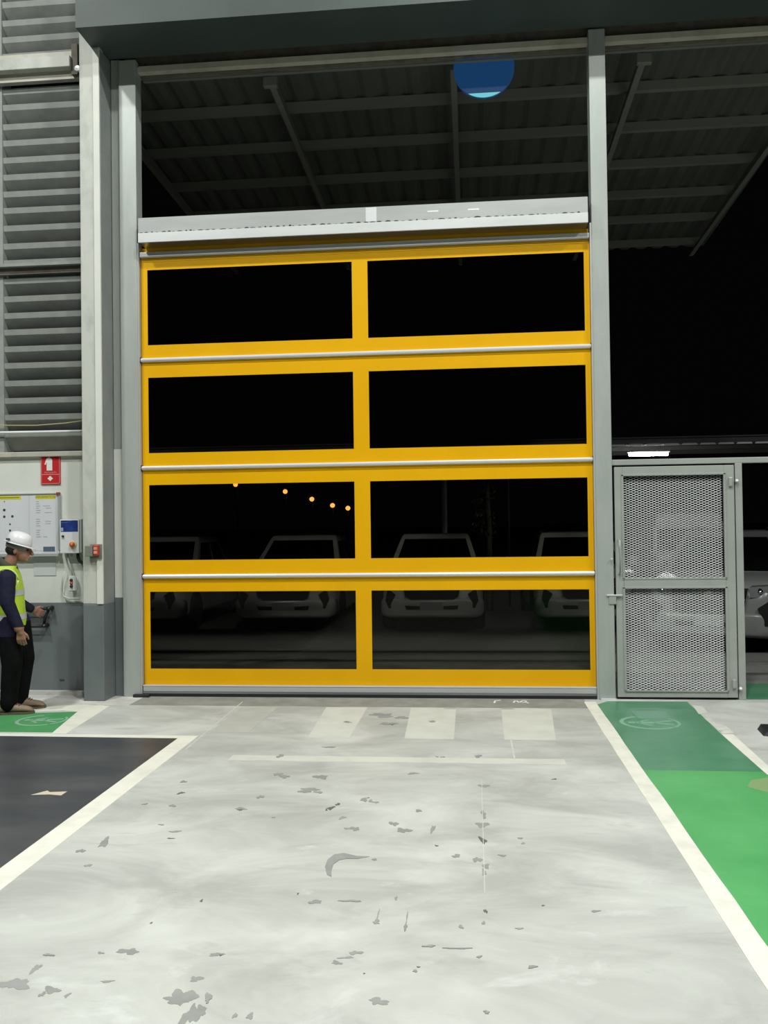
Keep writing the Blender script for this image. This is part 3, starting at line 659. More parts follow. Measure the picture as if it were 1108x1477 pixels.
for x in (-3.89, -3.85):
    bm = bmesh.new(); lathe(bm, [(0, 1.370), (.012, 1.370), (.012, 1.335), (0, 1.335)], 10, (x, .05, 0), 'z'); rc(obj('cable_gland', bm, M_['boxside'], t))
bm = bmesh.new(); tube(bm, [(-3.785, .05, 1.37), (-3.785, .05, 1.33), (-3.77, .05, 1.29), (-3.74, .06, 1.268), (-3.60, .07, 1.26)], .016, 10)
rc(obj('cable', bm, M_['black'], t, True))['label'] = 'thick black cable'
t = thing('pendant_control', 'white hand held pendant control hanging by its cable under the control box', 'remote control', (-3.87, .06, 1.0))
rc = lambda o: relchild(o, t)
bm = bmesh.new()
loft(bm, [[(-3.895+dx, y, z) for dx, y in ((.02, .03), (w+.02, .03), (w+.02, .075), (.02, .075))] for z, w in ((1.0, .072), (1.12, .072), (1.15, .06))])
bmesh.ops.bevel(bm, geom=bm.edges[:], offset=.008, segments=2, affect='EDGES')
rc(obj('handset', bm, M_['whiteplastic'], t))
for z, m in ((1.108, M_['cardark']), (1.078, M_['redplastic']), (1.048, M_['cardark'])):
    bm = bmesh.new(); lathe(bm, [(0, .016), (.014, .018), (.014, .03), (0, .03)], 12, (-3.842, 0, z), 'y'); rc(obj('push_button', bm, m, t, True))
bm = bmesh.new(); tube(bm, [(-3.842, .055, 1.15), (-3.86, .055, 1.22), (-3.88, .05, 1.29), (-3.89, .05, 1.335)], .008, 8)
tube(bm, [(-3.925, .06, 1.19), (-3.95, .07, 1.08), (-3.96, .075, .99), (-3.94, .07, .945), (-3.88, .065, .925), (-3.78, .065, .925)], .009, 8)
rc(obj('hanging_cable', bm, mat('grey_cable', (.55, .56, .54, 1), .5), t, True))
t = thing('sensor_bracket', 'grey bracket holding a red photocell on the white column face', 'sensor', (-3.55, -.3, 1.4))
rc = lambda o: relchild(o, t)
rc(bx('back_plate', -3.520, -3.405, -.275, -.262, 1.325, 1.457, M_['greybracket'], t, .003))
rc(bx('side_hood', -3.545, -3.475, -.33, -.275, 1.345, 1.445, M_['greybracket'], t, .005))
rc(bx('photocell', -3.472, -3.425, -.315, -.275, 1.352, 1.45, M_['redplastic'], t, .006))
rc(bx('photocell_lens', -3.466, -3.432, -.319, -.315, 1.37, 1.395, mat('pale_red_lens', (.72, .35, .25, 1), .3), t, .001))
rc(bx('photocell_lens', -3.466, -3.432, -.319, -.315, 1.405, 1.43, mat('pale_red_lens2', (.68, .30, .22, 1), .3), t, .001))
t = thing('wall_rail', 'black steel double bar bracket on the dado in front of the person', 'rail', (-4.3, .0, .75))
rc = lambda o: relchild(o, t)
for z, xe in ((.838, -4.07), (.668, -4.12)):
    bm = bmesh.new(); tube(bm, [(-5.2, .03, z), (xe, .03, z-.004)], .017, 10); rc(obj('bar', bm, M_['blackmetal'], t, True))
    bm = bmesh.new(); lathe(bm, [(0, .008), (.019, .012), (.021, .03), (.021, .098), (0, .098)], 12, (xe, 0, z), 'y'); rc(obj('mounting_boss', bm, M_['blackmetal'], t, True))
bm = bmesh.new(); tube(bm, [(-4.075, .045, .835), (-4.12, .05, .75), (-4.14, .06, .67)], .014, 8); rc(obj('strut', bm, M_['blackmetal'], t, True))

# ------------------------------------------------------------------ PERSON
def cap_(bm, a, b, ra, rb, sy=1.0, seg=14):
    a, b = Vector(a), Vector(b); d = (b-a); L_ = d.length
    if L_ < 1e-6: L_ = 1e-6; d = Vector((0, 0, 1e-6))
    q = Vector((0, 0, 1)).rotation_difference(d.normalized())
    prof = []
    for i in range(5):
        t_ = -PI/2 + i*(PI/2)/4.0
        prof.append((max(ra*math.cos(t_), ra*.02), ra*math.sin(t_)))
    for i in range(5):
        t_ = i*(PI/2)/4.0
        prof.append((max(rb*math.cos(t_), rb*.02), L_+rb*math.sin(t_)))
    rings = []
    for r, h in prof:
        ring = []
        for k in range(seg):
            p = q @ Vector((r*math.cos(k*2*PI/seg), r*math.sin(k*2*PI/seg), h)) + a
            ring.append(p)
        rings.append(ring)
    if sy != 1.0:
        m_ = (a+b)/2
        rings = [[Vector((p.x, m_.y+(p.y-m_.y)*sy, p.z)) for p in r] for r in rings]
    loft(bm, rings)
def ell_(bm, c, rx, ry, rz, rot=0, seg=20, n=12):
    c = Vector(c); Rm = Matrix.Rotation(rot, 3, 'Y'); rings = []
    for i in range(n+1):
        t_ = -PI/2 + PI*i/n; cr = max(math.cos(t_), .02)
        rings.append([c + Rm @ Vector((rx*cr*math.cos(k*2*PI/seg), ry*cr*math.sin(k*2*PI/seg), rz*math.sin(t_))) for k in range(seg)])
    loft(bm, rings)
def merge(bm, voxel, smooth_it, name):
    me = bpy.data.meshes.new(name); bmesh.ops.recalc_face_normals(bm, faces=bm.faces[:]); bm.to_mesh(me); bm.free()
    o = bpy.data.objects.new(name, me); COL.objects.link(o)
    r = o.modifiers.new('r', 'REMESH'); r.mode = 'VOXEL'; r.voxel_size = voxel
    s = o.modifiers.new('s', 'SMOOTH'); s.factor = .5; s.iterations = smooth_it
    dg = bpy.context.evaluated_depsgraph_get()
    m2 = bpy.data.meshes.new_from_object(o.evaluated_get(dg))
    bpy.data.objects.remove(o); bpy.data.meshes.remove(me); m2.name = name
    for p in m2.polygons: p.use_smooth = True
    return m2
# local frame: +x is where he faces, origin on the floor under the hips (world -4.0,-.73)
P = thing('person', 'person in white helmet and yellow vest looking down by the notice board', 'person', (-4.04, -.73, 0), math.radians(14))
bm = bmesh.new()
# torso, neck, head
ell_(bm, (-.02, 0, .80), .115, .165, .12); ell_(bm, (-.025, 0, .93), .108, .155, .16); ell_(bm, (-.035, 0, 1.10), .115, .175, .17)
ell_(bm, (-.045, 0, 1.20), .09, .17, .08)
cap_(bm, (-.045, 0, 1.24), (.02, 0, 1.37), .058, .052)
ell_(bm, (.065, 0, 1.445), .092, .072, .098, .35)
ell_(bm, (.097, 0, 1.375), .058, .055, .062, .5)
ell_(bm, (.127, 0, 1.333), .024, .03, .022)                    # chin
cap_(bm, (.162, 0, 1.423), (.178, 0, 1.383), .011, .016)          # nose
ell_(bm, (.150, 0, 1.438), .02, .05, .012)                       # brow
ell_(bm, (.150, 0, 1.357), .018, .024, .008); ell_(bm, (.144, 0, 1.346), .017, .022, .008)  # lips
for s in (-1, 1):
    ell_(bm, (.055, s*.073, 1.415), .018, .010, .030, .3)         # ear
# legs: near (right, -y) straight, far (left, +y) with knee forward
N, Fy = -.105, .115
cap_(bm, (.0, N*.8, .80), (.03, N, .43), .112, .088); cap_(bm, (.03, N, .43), (.0, N-.01, .09), .086, .070)
cap_(bm, (.03, Fy*.8, .78), (.085, Fy, .45), .108, .082); cap_(bm, (.085, Fy, .45), (.045, Fy, .09), .080, .062)
# arms
SH = -.185
cap_(bm, (.015, SH, 1.185), (.025, SH-.045, .98), .074, .062); cap_(bm, (.025, SH-.045, .98), (.115, SH-.03, .76), .060, .045)
cap_(bm, (-.035, -SH, 1.185), (-.03, -SH+.045, .96), .070, .056); cap_(bm, (-.03, -SH+.045, .96), (.085, -SH+.135, .875), .053, .040)
body_bm_hands = []
def hand(o, dirv, side, back):
    """o wrist, dirv along the hand, side towards the thumb, back out of the back of the hand"""
    o = Vector(o); d = Vector(dirv).normalized(); s = Vector(side); s = (s-d*s.dot(d)).normalized(); b = Vector(back); b = (b-d*b.dot(d)-s*b.dot(s)).normalized()
    cap_(bm, o-d*.02, o+d*.02, .027, .027)
    for k in (-1, -.33, .33, 1):
        cap_(bm, o+d*.005+s*k*.016, o+d*.078+s*k*.028, .014, .0125, seg=10)
    for k, L_ in ((1.0, .060), (.34, .070), (-.34, .064), (-1.0, .050)):
        p0 = o+d*.075+s*k*.029; p1 = p0+d*L_*.45-b*.010+s*k*.002; p2 = p1+d*L_*.36-b*.020; p3 = p2+d*L_*.16-b*.018
        cap_(bm, p0, p1, .0100, .0092, seg=8); cap_(bm, p1, p2, .0092, .0085, seg=8); cap_(bm, p2, p3, .0085, .0075, seg=8)
    q0 = o+d*.022+s*.024; q1 = q0+d*.028+s*.026-b*.006; q2 = q1+d*.032+s*.006-b*.012
    cap_(bm, q0, q1, .0135, .0115, seg=8); cap_(bm, q1, q2, .0108, .0085, seg=8)
hand((.128, SH-.03, .735), (.06, .06, -1), (1, 0, 0), (.1, -1, 0))
hand((.10, -SH+.147, .864), (.62, .5, -.45), (0, -.2, 1), (0, -.5, .3))
me = merge(bm, .0048, 3, 'body')
for k in ('skin', 'navy', 'trouser'): me.materials.append(M_[k])
for p in me.polygons:
    c = p.center
    if c.z > 1.27 and not (c.x < -.02 and c.z < 1.29): mi = 0
    elif abs(c.y) > .12 and c.x > .085 and c.z < .765 and c.y < 0 and c.z > .52 and c.y < -.175: mi = 0
    elif c.y > .22 and c.x > .10 and c.z > .70 and c.z < .93 and (c.x-.10)*.62+(c.y-.332)*.5-(c.z-.864)*.45 > 0: mi = 0
    elif c.z < .79 and not (abs(c.y) > .172 and c.z > .68): mi = 2
    else: mi = 1
    p.material_index = mi
body = link('body', me, None, P)
# eyes and hair
for s in (-1, 1):
    bm = bmesh.new(); ell_(bm, (.148, s*.030, 1.419), .011, .012, .008, 0, 10, 8)
    obj('eye', bm, M_['hair'], P, True)
bm = bmesh.new()
ell_(bm, (.053, 0, 1.452), .092, .076, .083, .35); m2 = merge(bm, .006, 4, 'hair')
h = link('hair', m2, M_['hair'], P)
bm = bmesh.new(); ell_(bm, (.032, 0, 1.418), .082, .0745, .055, .2); link('nape_hair', merge(bm, .006, 3, 'nape_hair'), M_['hair'], P)
# grey hood band under the helmet at the back of the head
bm = bmesh.new()
tilt = -.30
def ringpts(cx, cz, rx, ry, z, n=28, tl=None):
    tl = -tilt if tl is None else tl
    Rm = Matrix.Rotation(tl, 3, 'Y')
    return [Vector((cx, 0, cz)) + Rm @ Vector((rx*math.cos(k*2*PI/n), ry*math.sin(k*2*PI/n), z)) for k in range(n)]
loft(bm, [ringpts(.06, 1.468, .096, .080, -.040), ringpts(.06, 1.468, .100, .084, -.02), ringpts(.06, 1.468, .101, .085, .01)])
obj('head_band', bm, M_['strap'], P, True)
# helmet: dome, brim with forward peak
bm = bmesh.new(); HC = (.063, 1.473)
prof = [(1.0, .005), (1.0, .028), (.96, .055), (.86, .080), (.68, .098), (.44, .108), (.18, .112), (.02, .113)]
rings = [ringpts(HC[0], HC[1], .110*k, .099*k, z, 32) for k, z in prof]
loft(bm, rings)
helm = obj('helmet', bm, M_['helmet'], P, True)
bm = bmesh.new()
def brim(off, z):
    out = []
    Rm = Matrix.Rotation(-tilt, 3, 'Y')
    for k in range(32):
        a = k*2*PI/32; f = max(0, math.cos(a))**3
        out.append(Vector((HC[0], 0, HC[1])) + Rm @ Vector(((.113+off)*math.cos(a)+f*.036*(1 if off > 0 else 0), (.102+off)*math.sin(a), z - f*.006)))
    return out
loft(bm, [brim(-.006, .010), brim(.010, .004), brim(.010, -.001), brim(-.006, .0)], cap=False)
obj('brim', bm, M_['helmet'], helm, True)
bm = bmesh.new(); box(bm, -.018, .014, -.095, -.085, 1.512, 1.528)
o = obj('helmet_badge', bm, M_['ink'], helm)
# collar
bm = bmesh.new()
loft(bm, [[(cx+rx*math.cos(k*2*PI/20), ry*math.sin(k*2*PI/20), z+dz*math.cos(k*2*PI/20)) for k in range(20)] for cx, rx, ry, z, dz in ((-.03, .088, .088, 1.235, -.035), (-.022, .076, .074, 1.285, -.045), (-.012, .069, .067, 1.318, -.045), (-.012, .060, .058, 1.316, -.045), (-.028, .07, .07, 1.235, -.035))])
obj('collar', bm, M_['olive'], P, True)
# vest
VR = [(.758, -.018, .132, .172), (.80, -.018, .137, .180), (.90, -.022, .128, .178), (1.0, -.027, .127, .180), (1.10, -.035, .128, .186), (1.18, -.042, .118, .182), (1.225, -.045, .108, .160), (1.26, -.046, .098, .120), (1.285, -.040, .090, .095)]
def vring(z, cx, hd, hw, g=0, n=36):
    out = []
    for k in range(n):
        a = k*2*PI/n; c, s = math.cos(a), math.sin(a); e = 2/2.5
        out.append((cx+(hd+g)*math.copysign(abs(c)**e, c), (hw+g)*math.copysign(abs(s)**e, s), z))
    return out
bm = bmesh.new(); loft(bm, [vring(*v) for v in VR], cap=False)
vest = obj('vest', bm, M_['hivis'], P, True)
def vstripe(z0, z1):
    def at(z):
        for a, b in zip(VR, VR[1:]):
            if a[0] <= z <= b[0]:
                t_ = (z-a[0])/(b[0]-a[0]); return [a[i]+(b[i]-a[i])*t_ for i in range(4)]
    bm = bmesh.new(); loft(bm, [vring(*at(z0), .003), vring(*at((z0+z1)/2), .0035), vring(*at(z1), .003)], cap=False)
    obj('reflective_stripe', bm, M_['reflect'], vest, True)
vstripe(.815, .865); vstripe(1.025, 1.075)
# armhole binding of the near side
bm = bmesh.new()
tube(bm, [(.012+.092*math.cos(a), -.178-.026*abs(math.sin(a)), 1.165+.10*math.sin(a)) for a in [i*2*PI/24 for i in range(25)]], .008, 6)
obj('armhole_binding', bm, M_['hivisedge'], vest, True)
bm = bmesh.new(); lathe(bm, [(0, -.206), (.012, -.206), (.012, -.19), (0, -.19)], 10, (-.03, 0, .725), 'y')
# boots
def boot(x, y, name='boot'):
    bm = bmesh.new()
    S_ = []
    for (dx, hw, zt) in ((-.085, .020, .05), (-.078, .036, .085), (-.05, .043, .115), (.0, .044, .118), (.04, .043, .098), (.09, .045, .078), (.14, .046, .068), (.175, .040, .055), (.196, .022, .036)):
        ring = []
        for k in range(12):
            a = k*2*PI/12; yy = hw*math.copysign(abs(math.cos(a))**.8, math.cos(a)); zz = math.sin(a)
            ring.append((x+dx, y+yy, .018 + (zt-.018)*(zz*.5+.5)))
        S_.append(ring)
    loft(bm, S_)
    b = obj('boot', bm, M_['boot'], P, True)
    bm = bmesh.new()
    out = [(x-.09, y-.025), (x-.06, y-.045), (x+.02, y-.042), (x+.10, y-.050), (x+.16, y-.046), (x+.205, y-.02), (x+.205, y+.02), (x+.16, y+.046), (x+.10, y+.050), (x+.02, y+.042), (x-.06, y+.045), (x-.09, y+.025)]
    prism(bm, out, .001, .022); obj('sole', bm, M_['bootsole'], b)
    bm = bmesh.new()
    for k in range(3): tube(bm, [(x+.045+k*.018, y-.03, .094-k*.008), (x+.05+k*.018, y, .102-k*.008), (x+.045+k*.018, y+.03, .094-k*.008)], .004, 6)
    obj('lace', bm, M_['maroon'], b)
boot(.01, -.115); boot(.055, .115)

# ------------------------------------------------------------------ OUTSIDE: ground
g = struct(bx('floor_outside_apron', -30, 40, .02, 2.0, -.30, -.002, M_['apron'])); g.name = 'floor_apron'
bm = bmesh.new(); prism(bm, [(2.0, -.5), (2.0, -.05), (2.12, -.05), (2.12, -.002), (5.4, -.30), (5.4, -.5)], -30, 40, 'yz')
struct(obj('floor_ramp', bm, M_['asphalt']))
struct(bx('floor_yard', -260, 260, 5.4, 600, -.5, -.30, M_['asphalt']))
pd = paint('green_pad', [(2.40, .03), (9, .03), (9, .80), (2.40, .80)], M_['green_old'], .002, 'dark green painted strip just outside the opening')
bm = bmesh.new(); prism(bm, [(4.25, -.1978), (4.25, -.1935), (4.62, -.2262), (4.62, -.2305)], -30, 40, 'yz')
o = obj('drain_strip', bm, M_['gutter'], bpy.data.objects['floor_ramp']); o['label'] = 'dark wet drain strip across the ramp'

# ------------------------------------------------------------------ CANOPY roof outside the opening
can = thing('canopy', 'dark corrugated canopy roof on purlins and rafters outside above the door', 'canopy', (0, 3, 6))
cc = lambda o: relchild(o, can)
SL_ = .055; CZ = lambda y: 6.26 - SL_*y
bm = bmesh.new()
xs = []
x = -3.95
while x < 3.7:
    xs += [(x, 0), (x+.06, .03), (x+.10, .03), (x+.16, 0)]; x += .25
ra = [bm.verts.new((x, .30, CZ(.30)+h)) for x, h in xs]; rb = [bm.verts.new((x, 6.1, CZ(6.1)+h)) for x, h in xs]
rc_ = [bm.verts.new((x, .30, CZ(.30)+h+.004)) for x, h in xs]; rd = [bm.verts.new((x, 6.1, CZ(6.1)+h+.004)) for x, h in xs]
for i in range(len(xs)-1):
    bm.faces.new((ra[i], ra[i+1], rb[i+1], rb[i])); bm.faces.new((rc_[i], rd[i], rd[i+1], rc_[i+1]))
cc(obj('roof_sheet', bm, M_['roofsheet'], can))
for y in (.40, 1.21, 2.06, 2.98, 3.89, 4.75, 5.70):
    z = CZ(y)
    bm = bmesh.new(); prism(bm, [(y-.03, z-.003), (y-.03, z-.10), (y+.04, z-.10), (y+.04, z-.085), (y-.024, z-.097), (y-.024, z-.003)][:4]+[(y+.04, z-.09), (y-.022, z-.09), (y-.022, z-.003)], -3.85, 3.6, 'yz')
    cc(obj('purlin', bm, M_['purlin'], can))
for x in (-3.75, -1.90, -.10, 1.70, 3.50):
    w = .03
    bm = bmesh.new()
    pts = [(.32, CZ(.32)-.10), (6.0, CZ(6.0)-.10), (6.0, CZ(6.0)-.17), (.32, CZ(.32)-.25)]
    prism(bm, pts, x-.004, x+.004, 'yz')
    loft(bm, [[(x-w, .32, CZ(.32)-.25), (x+w, .32, CZ(.32)-.25), (x+w, .32, CZ(.32)-.258), (x-w, .32, CZ(.32)-.258)], [(x-w, 6.0, CZ(6)-.17), (x+w, 6.0, CZ(6)-.17), (x+w, 6.0, CZ(6)-.178), (x-w, 6.0, CZ(6)-.178)]])
    r_ = cc(obj('rafter', bm, M_['purlin'], can))
    if x in (-1.90, 1.70):
        bm = bmesh.new(); box(bm, x-.07, x+.07, .30, .36, 5.93, 6.03, .008); obj('bracket', bm, M_['purlin'], r_)
# round blue disc of unknown nature with faint emission, hung under the canopy
t = thing('round_disc', 'round blue emissive disc with pale cyan lower segment hanging under the canopy', 'sign', (.19, .22, 5.92))
rc = lambda o: relchild(o, t)
bm = bmesh.new(); cx, cz, rad = .190, 5.93, .287
lathe(bm, [(0, .205), (rad, .205), (rad, .235), (0, .235)], 48, (cx, 0, cz), 'y')
rc(obj('disc', bm, M_['discblue'], t))
h0 = 5.686; a0 = math.asin((h0-cz)/rad)
n = 16; pts = [(cx+rad*math.cos(PI-a0+(PI+2*a0)*i/n*1.0), cz+rad*math.sin(PI-a0+(PI+2*a0)*i/n)) for i in range(n+1)]
bm = bmesh.new(); prism(bm, pts, .199, .205, 'xz'); rc(obj('lower_segment', bm, M_['disccyan'], t))
for x in (.09, .29):
    bm = bmesh.new(); tube(bm, [(x, .22, 6.12), (x, .22, 6.24), (x, .42, 6.24)], .006, 6); rc(obj('hanger', bm, M_['purlin'], t))

# ------------------------------------------------------------------ CARS
def body_ring(y, w, zb, zt, n=5):
    r = min(.10, (zt-zb)*.3); P_ = []
    for sx, zc, a0 in ((1, zb+r, -PI/2), (1, zt-r, 0), (-1, zt-r, PI/2), (-1, zb+r, PI)):
        for i in range(n):
            a = a0 + (PI/2)*i/(n-1); P_.append((sx*(w-r)+r*math.cos(a), y, zc+r*math.sin(a)))
    return P_
def make_pickup(label):
    t = thing('pickup_truck', label, 'car', (0, 0, 0))
    bm = bmesh.new()
    loft(bm, [body_ring(*s) for s in ((0, .66, .34, .80), (.04, .76, .30, .92), (.14, .84, .28, 1.00), (.40, .88, .28, 1.06), (1.25, .90, .28, 1.13), (1.9, .90, .28, 1.12), (3.4, .90, .28, 1.12), (5.0, .89, .36, 1.12), (5.12, .86, .42, 1.10))])
    body = obj('body', bm, M_['carwhite'], t, True)
    bm = bmesh.new()
    lo = [(-.85, 1.12), (.85, 1.12), (.85, 3.50), (-.85, 3.50)]; hi = [(-.64, 1.98), (.64, 1.98), (.62, 3.18), (-.62, 3.18)]
    mid = [(-.655, 1.93), (.655, 1.93), (.64, 3.24), (-.64, 3.24)]
    loft(bm, [[(x, y, 1.06) for x, y in lo], [(x, y, 1.655) for x, y in mid], [(x*.97, y+.02, 1.71) for x, y in hi], [(x*.85, y+(.12 if y < 2.5 else -.12), 1.725) for x, y in hi]])
    obj('cab', bm, M_['carwhite'], t)
    def face_panel(nm, q, off, m):
        q = [Vector(v) for v in q]; nrm = (q[1]-q[0]).cross(q[2]-q[0]).normalized()
        bm = bmesh.new(); loft(bm, [[v+nrm*-.01 for v in q], [v+nrm*off for v in q]]); return obj(nm, bm, m, t)
    P3 = lambda fx, fz: (0, 0, 0)
    def cabpt(side, u, v):
        a = Vector((lo[side][0], lo[side][1], 1.06)); b = Vector((mid[side][0], mid[side][1], 1.655))
        return a+(b-a)*v
    def quad(sa, sb, u0, u1, v0, v1):
        def pt(u, v):
            A = cabpt(sa, 0, v); B = cabpt(sb, 0, v); return A+(B-A)*u
        return [pt(u0, v0), pt(u1, v0), pt(u1, v1), pt(u0, v1)]
    face_panel('windshield', quad(0, 1, .06, .94, .12, .94), .006, M_['carglass'])
    face_panel('rear_window', quad(2, 3, .1, .9, .15, .9), .006, M_['carglass'])
    for sa, sb in ((1, 2), (3, 0)):
        for u0, u1 in ((.08, .48), (.53, .90)) if sa == 1 else ((.10, .47), (.52, .92)):
            face_panel('side_window', quad(sa, sb, u0, u1, .18, .90), .006, M_['carglass'])
    bm = bmesh.new(); prism(bm, [(-.50, .96), (.50, .96), (.44, .66), (.36, .60), (-.36, .60), (-.44, .66)], -.045, .06, 'xz'); gr = obj('grille', bm, M_['cardark'], t)
    bm = bmesh.new(); tube(bm, [(-.50, -.05, .94), (-.45, -.05, .66), (-.36, -.05, .605), (.36, -.05, .605), (.45, -.05, .66), (.50, -.05, .94)], .013, 6)
    box(bm, -.49, .49, -.055, -.04, .80, .825); obj('chrome_trim', bm, M_['chrome'], gr)
    bm = bmesh.new(); lathe(bm, [(0, -.062), (.055, -.062), (.06, -.045), (0, -.045)], 16, (0, 0, .86), 'y'); obj('badge', bm, M_['chrome'], gr)
    # bumper
    bm = bmesh.new(); loft(bm, [body_ring(-.06, .60, .34, .60), body_ring(-.03, .80, .32, .62), body_ring(.12, .89, .30, .64), body_ring(.40, .905, .30, .62)])
    bu = obj('bumper', bm, M_['carwhite'], t, True)
    for s in (-1, 1):
        bm = bmesh.new(); prism(bm, [(s*.20, .50), (s*.46, .51), (s*.44, .44), (s*.20, .44)], -.07, 0, 'xz'); obj('air_intake', bm, M_['cardark'], bu)
        bm = bmesh.new(); prism(bm, [(s*.62, .70), (s*.76, .80), (s*.80, .60), (s*.74, .46), (s*.62, .48), (s*.68, .58)], -.045, .10, 'xz'); obj('fog_light_pocket', bm, M_['cardark'], bu)
        bm = bmesh.new(); loft(bm, [[(s*.52, -.02, .84), (s*.52, -.02, .98), (s*.55, .08, 1.0), (s*.55, .08, .84)], [(s*.80, .07, .83), (s*.80, .07, 1.0), (s*.80, .2, 1.01), (s*.80, .2, .83)], [(s*.875, .26, .88), (s*.875, .26, 1.02), (s*.86, .36, 1.03), (s*.86, .36, .88)]])
        hl = obj('headlight', bm, M_['lens'], t)
        bm = bmesh.new(); lathe(bm, [(0, -.035), (.045, -.03), (.05, .02), (0, .02)], 12, (s*.64, .045, .92), 'y'); obj('headlight_bulb', bm, M_['chrome'], hl, True)
        bm = bmesh.new(); box(bm, s*.98-.10, s*.98+.10, 1.40, 1.52, 1.10, 1.27, .03); mi_ = obj('mirror', bm, M_['carwhite'], t)
        bm = bmesh.new(); box(bm, min(s*.80, s*.92), max(s*.80, s*.92), 1.44, 1.48, 1.12, 1.15); obj('mirror_arm', bm, M_['cardark'], mi_)
        bm = bmesh.new(); tube(bm, [(s*.56, 2.05, 1.70), (s*.56, 2.12, 1.755), (s*.56, 3.0, 1.755), (s*.56, 3.08, 1.70)], .014, 6); obj('roof_rail', bm, M_['chrome'], t)
        for y in (.95, 4.15):
            bm = bmesh.new(); lathe(bm, [(.20, -.12), (.33, -.12), (.37, -.09), (.37, .09), (.33, .12), (.20, .12)], 24, (s*.80, y, .37), 'x'); w_ = obj('wheel', bm, M_['tyre'], t)
            bm = bmesh.new(); lathe(bm, [(0, -.10), (.06, -.105), (.22, -.10), (.22, .10), (.06, .105), (0, .10)], 16, (s*.815, y, .37), 'x'); obj('rim', bm, M_['rim'], w_)
    bm = bmesh.new(); box(bm, -.19, .19, -.075, -.055, .44, .57, .004); pl = obj('number_plate', bm, M_['plate'], bu)
    bm = bmesh.new(); R = random.Random(5)
    for k in range(6):
        if k == 2: continue
        box(bm, -.15+k*.05, -.118+k*.05, -.0765, -.0745, .49, .54)
    box(bm, -.11, .11, -.0765, -.0745, .455, .472)
    return t
car = make_pickup('white pickup facing the door, seen through the right hand windows near their middle')
car.location = (-.68, 7.06, -.30)
spots = [(-3.27, 7.06, 0, 'white pickup facing the door, seen through the left hand windows near the centre stile'),
         (-6.02, 7.0, 0, 'white pickup half hidden at the left edge of the left hand windows'),
         (1.99, 7.06, 0, 'white pickup half hidden at the right edge of the right hand windows'),
         (3.25, 4.35, -.40, 'nearest pickup, in darker grey, behind the mesh gate and the slim gate post')]
car['group'] = 'pickups parked outside'
for x, y, rz, lab in spots:
    c = dup(car); c.location = (x, y, -.30 if y > 5.4 else -.28); c.rotation_euler = (0, 0, rz); c['label'] = lab
    if x > 3:                                   # the nearest pickup gets a darker body colour than the others
        for ch in c.children:
            for s_ in ch.material_slots:
                if s_.material == M_['carwhite']: s_.link = 'OBJECT'; s_.material = M_['cardarkened']

# white van further back under the carport
t = thing('delivery_van', 'tall white van under the carport behind the mesh gate', 'van', (5.35, 13.4, -.30), -.12)
bm = bmesh.new()
loft(bm, [body_ring(*s) for s in ((0, .72, .34, .86), (.06, .84, .30, .98), (.5, .92, .28, 1.12), (1.0, .94, .28, 1.18), (4.6, .94, .30, 1.18), (4.7, .92, .4, 1.16))])
obj('body', bm, M_['carwhite'], t, True)
bm = bmesh.new()
loft(bm, [[(-.92, .85, 1.05), (.92, .85, 1.05), (.92, 4.68, 1.05), (-.92, 4.68, 1.05)], [(-.86, 1.45, 1.75), (.86, 1.45, 1.75), (.88, 4.66, 1.75), (-.88, 4.66, 1.75)], [(-.74, 1.75, 2.08), (.74, 1.75, 2.08), (.76, 4.6, 2.08), (-.76, 4.6, 2.08)], [(-.6, 1.9, 2.12), (.6, 1.9, 2.12), (.6, 4.5, 2.12), (-.6, 4.5, 2.12)]])
obj('roof_box', bm, M_['carwhite'], t)
bm = bmesh.new(); loft(bm, [[(-.84, .855, 1.13), (.84, .855, 1.13), (.78, 1.415, 1.72), (-.78, 1.415, 1.72)], [(-.84, .90, 1.10), (.84, .90, 1.10), (.78, 1.46, 1.69), (-.78, 1.46, 1.69)]]); obj('windshield', bm, M_['carglass'], t)
for s in (-1, 1):
    bm = bmesh.new(); loft(bm, [[(s*.925, 1.25, 1.15), (s*.91, 2.0, 1.15), (s*.88, 2.0, 1.68), (s*.88, 1.55, 1.68)], [(s*.88, 1.25, 1.15), (s*.88, 2.0, 1.15), (s*.84, 2.0, 1.68), (s*.84, 1.55, 1.68)]]); obj('side_window', bm, M_['carglass'], t)
    bm = bmesh.new(); box(bm, s*.72-.13, s*.72+.13, -.02, .2, .80, .98, .03); obj('headlight', bm, M_['lens'], t)
    for y in (.9, 3.8):
        bm = bmesh.new(); lathe(bm, [(.20, -.11), (.31, -.11), (.34, -.08), (.34, .08), (.31, .11), (.20, .11)], 20, (s*.84, y, .34), 'x'); w_ = obj('wheel', bm, M_['tyre'], t)
        bm = bmesh.new(); lathe(bm, [(0, -.09), (.21, -.09), (.21, .09), (0, .09)], 14, (s*.85, y, .34), 'x'); obj('rim', bm, M_['rim'], w_)
bm = bmesh.new(); box(bm, -.52, .52, -.03, .05, .66, .84, .02); obj('grille', bm, M_['cardark'], t)
bm = bmesh.new(); box(bm, -.86, .86, -.07, .12, .34, .58, .05); obj('bumper', bm, M_['cardark'], t)

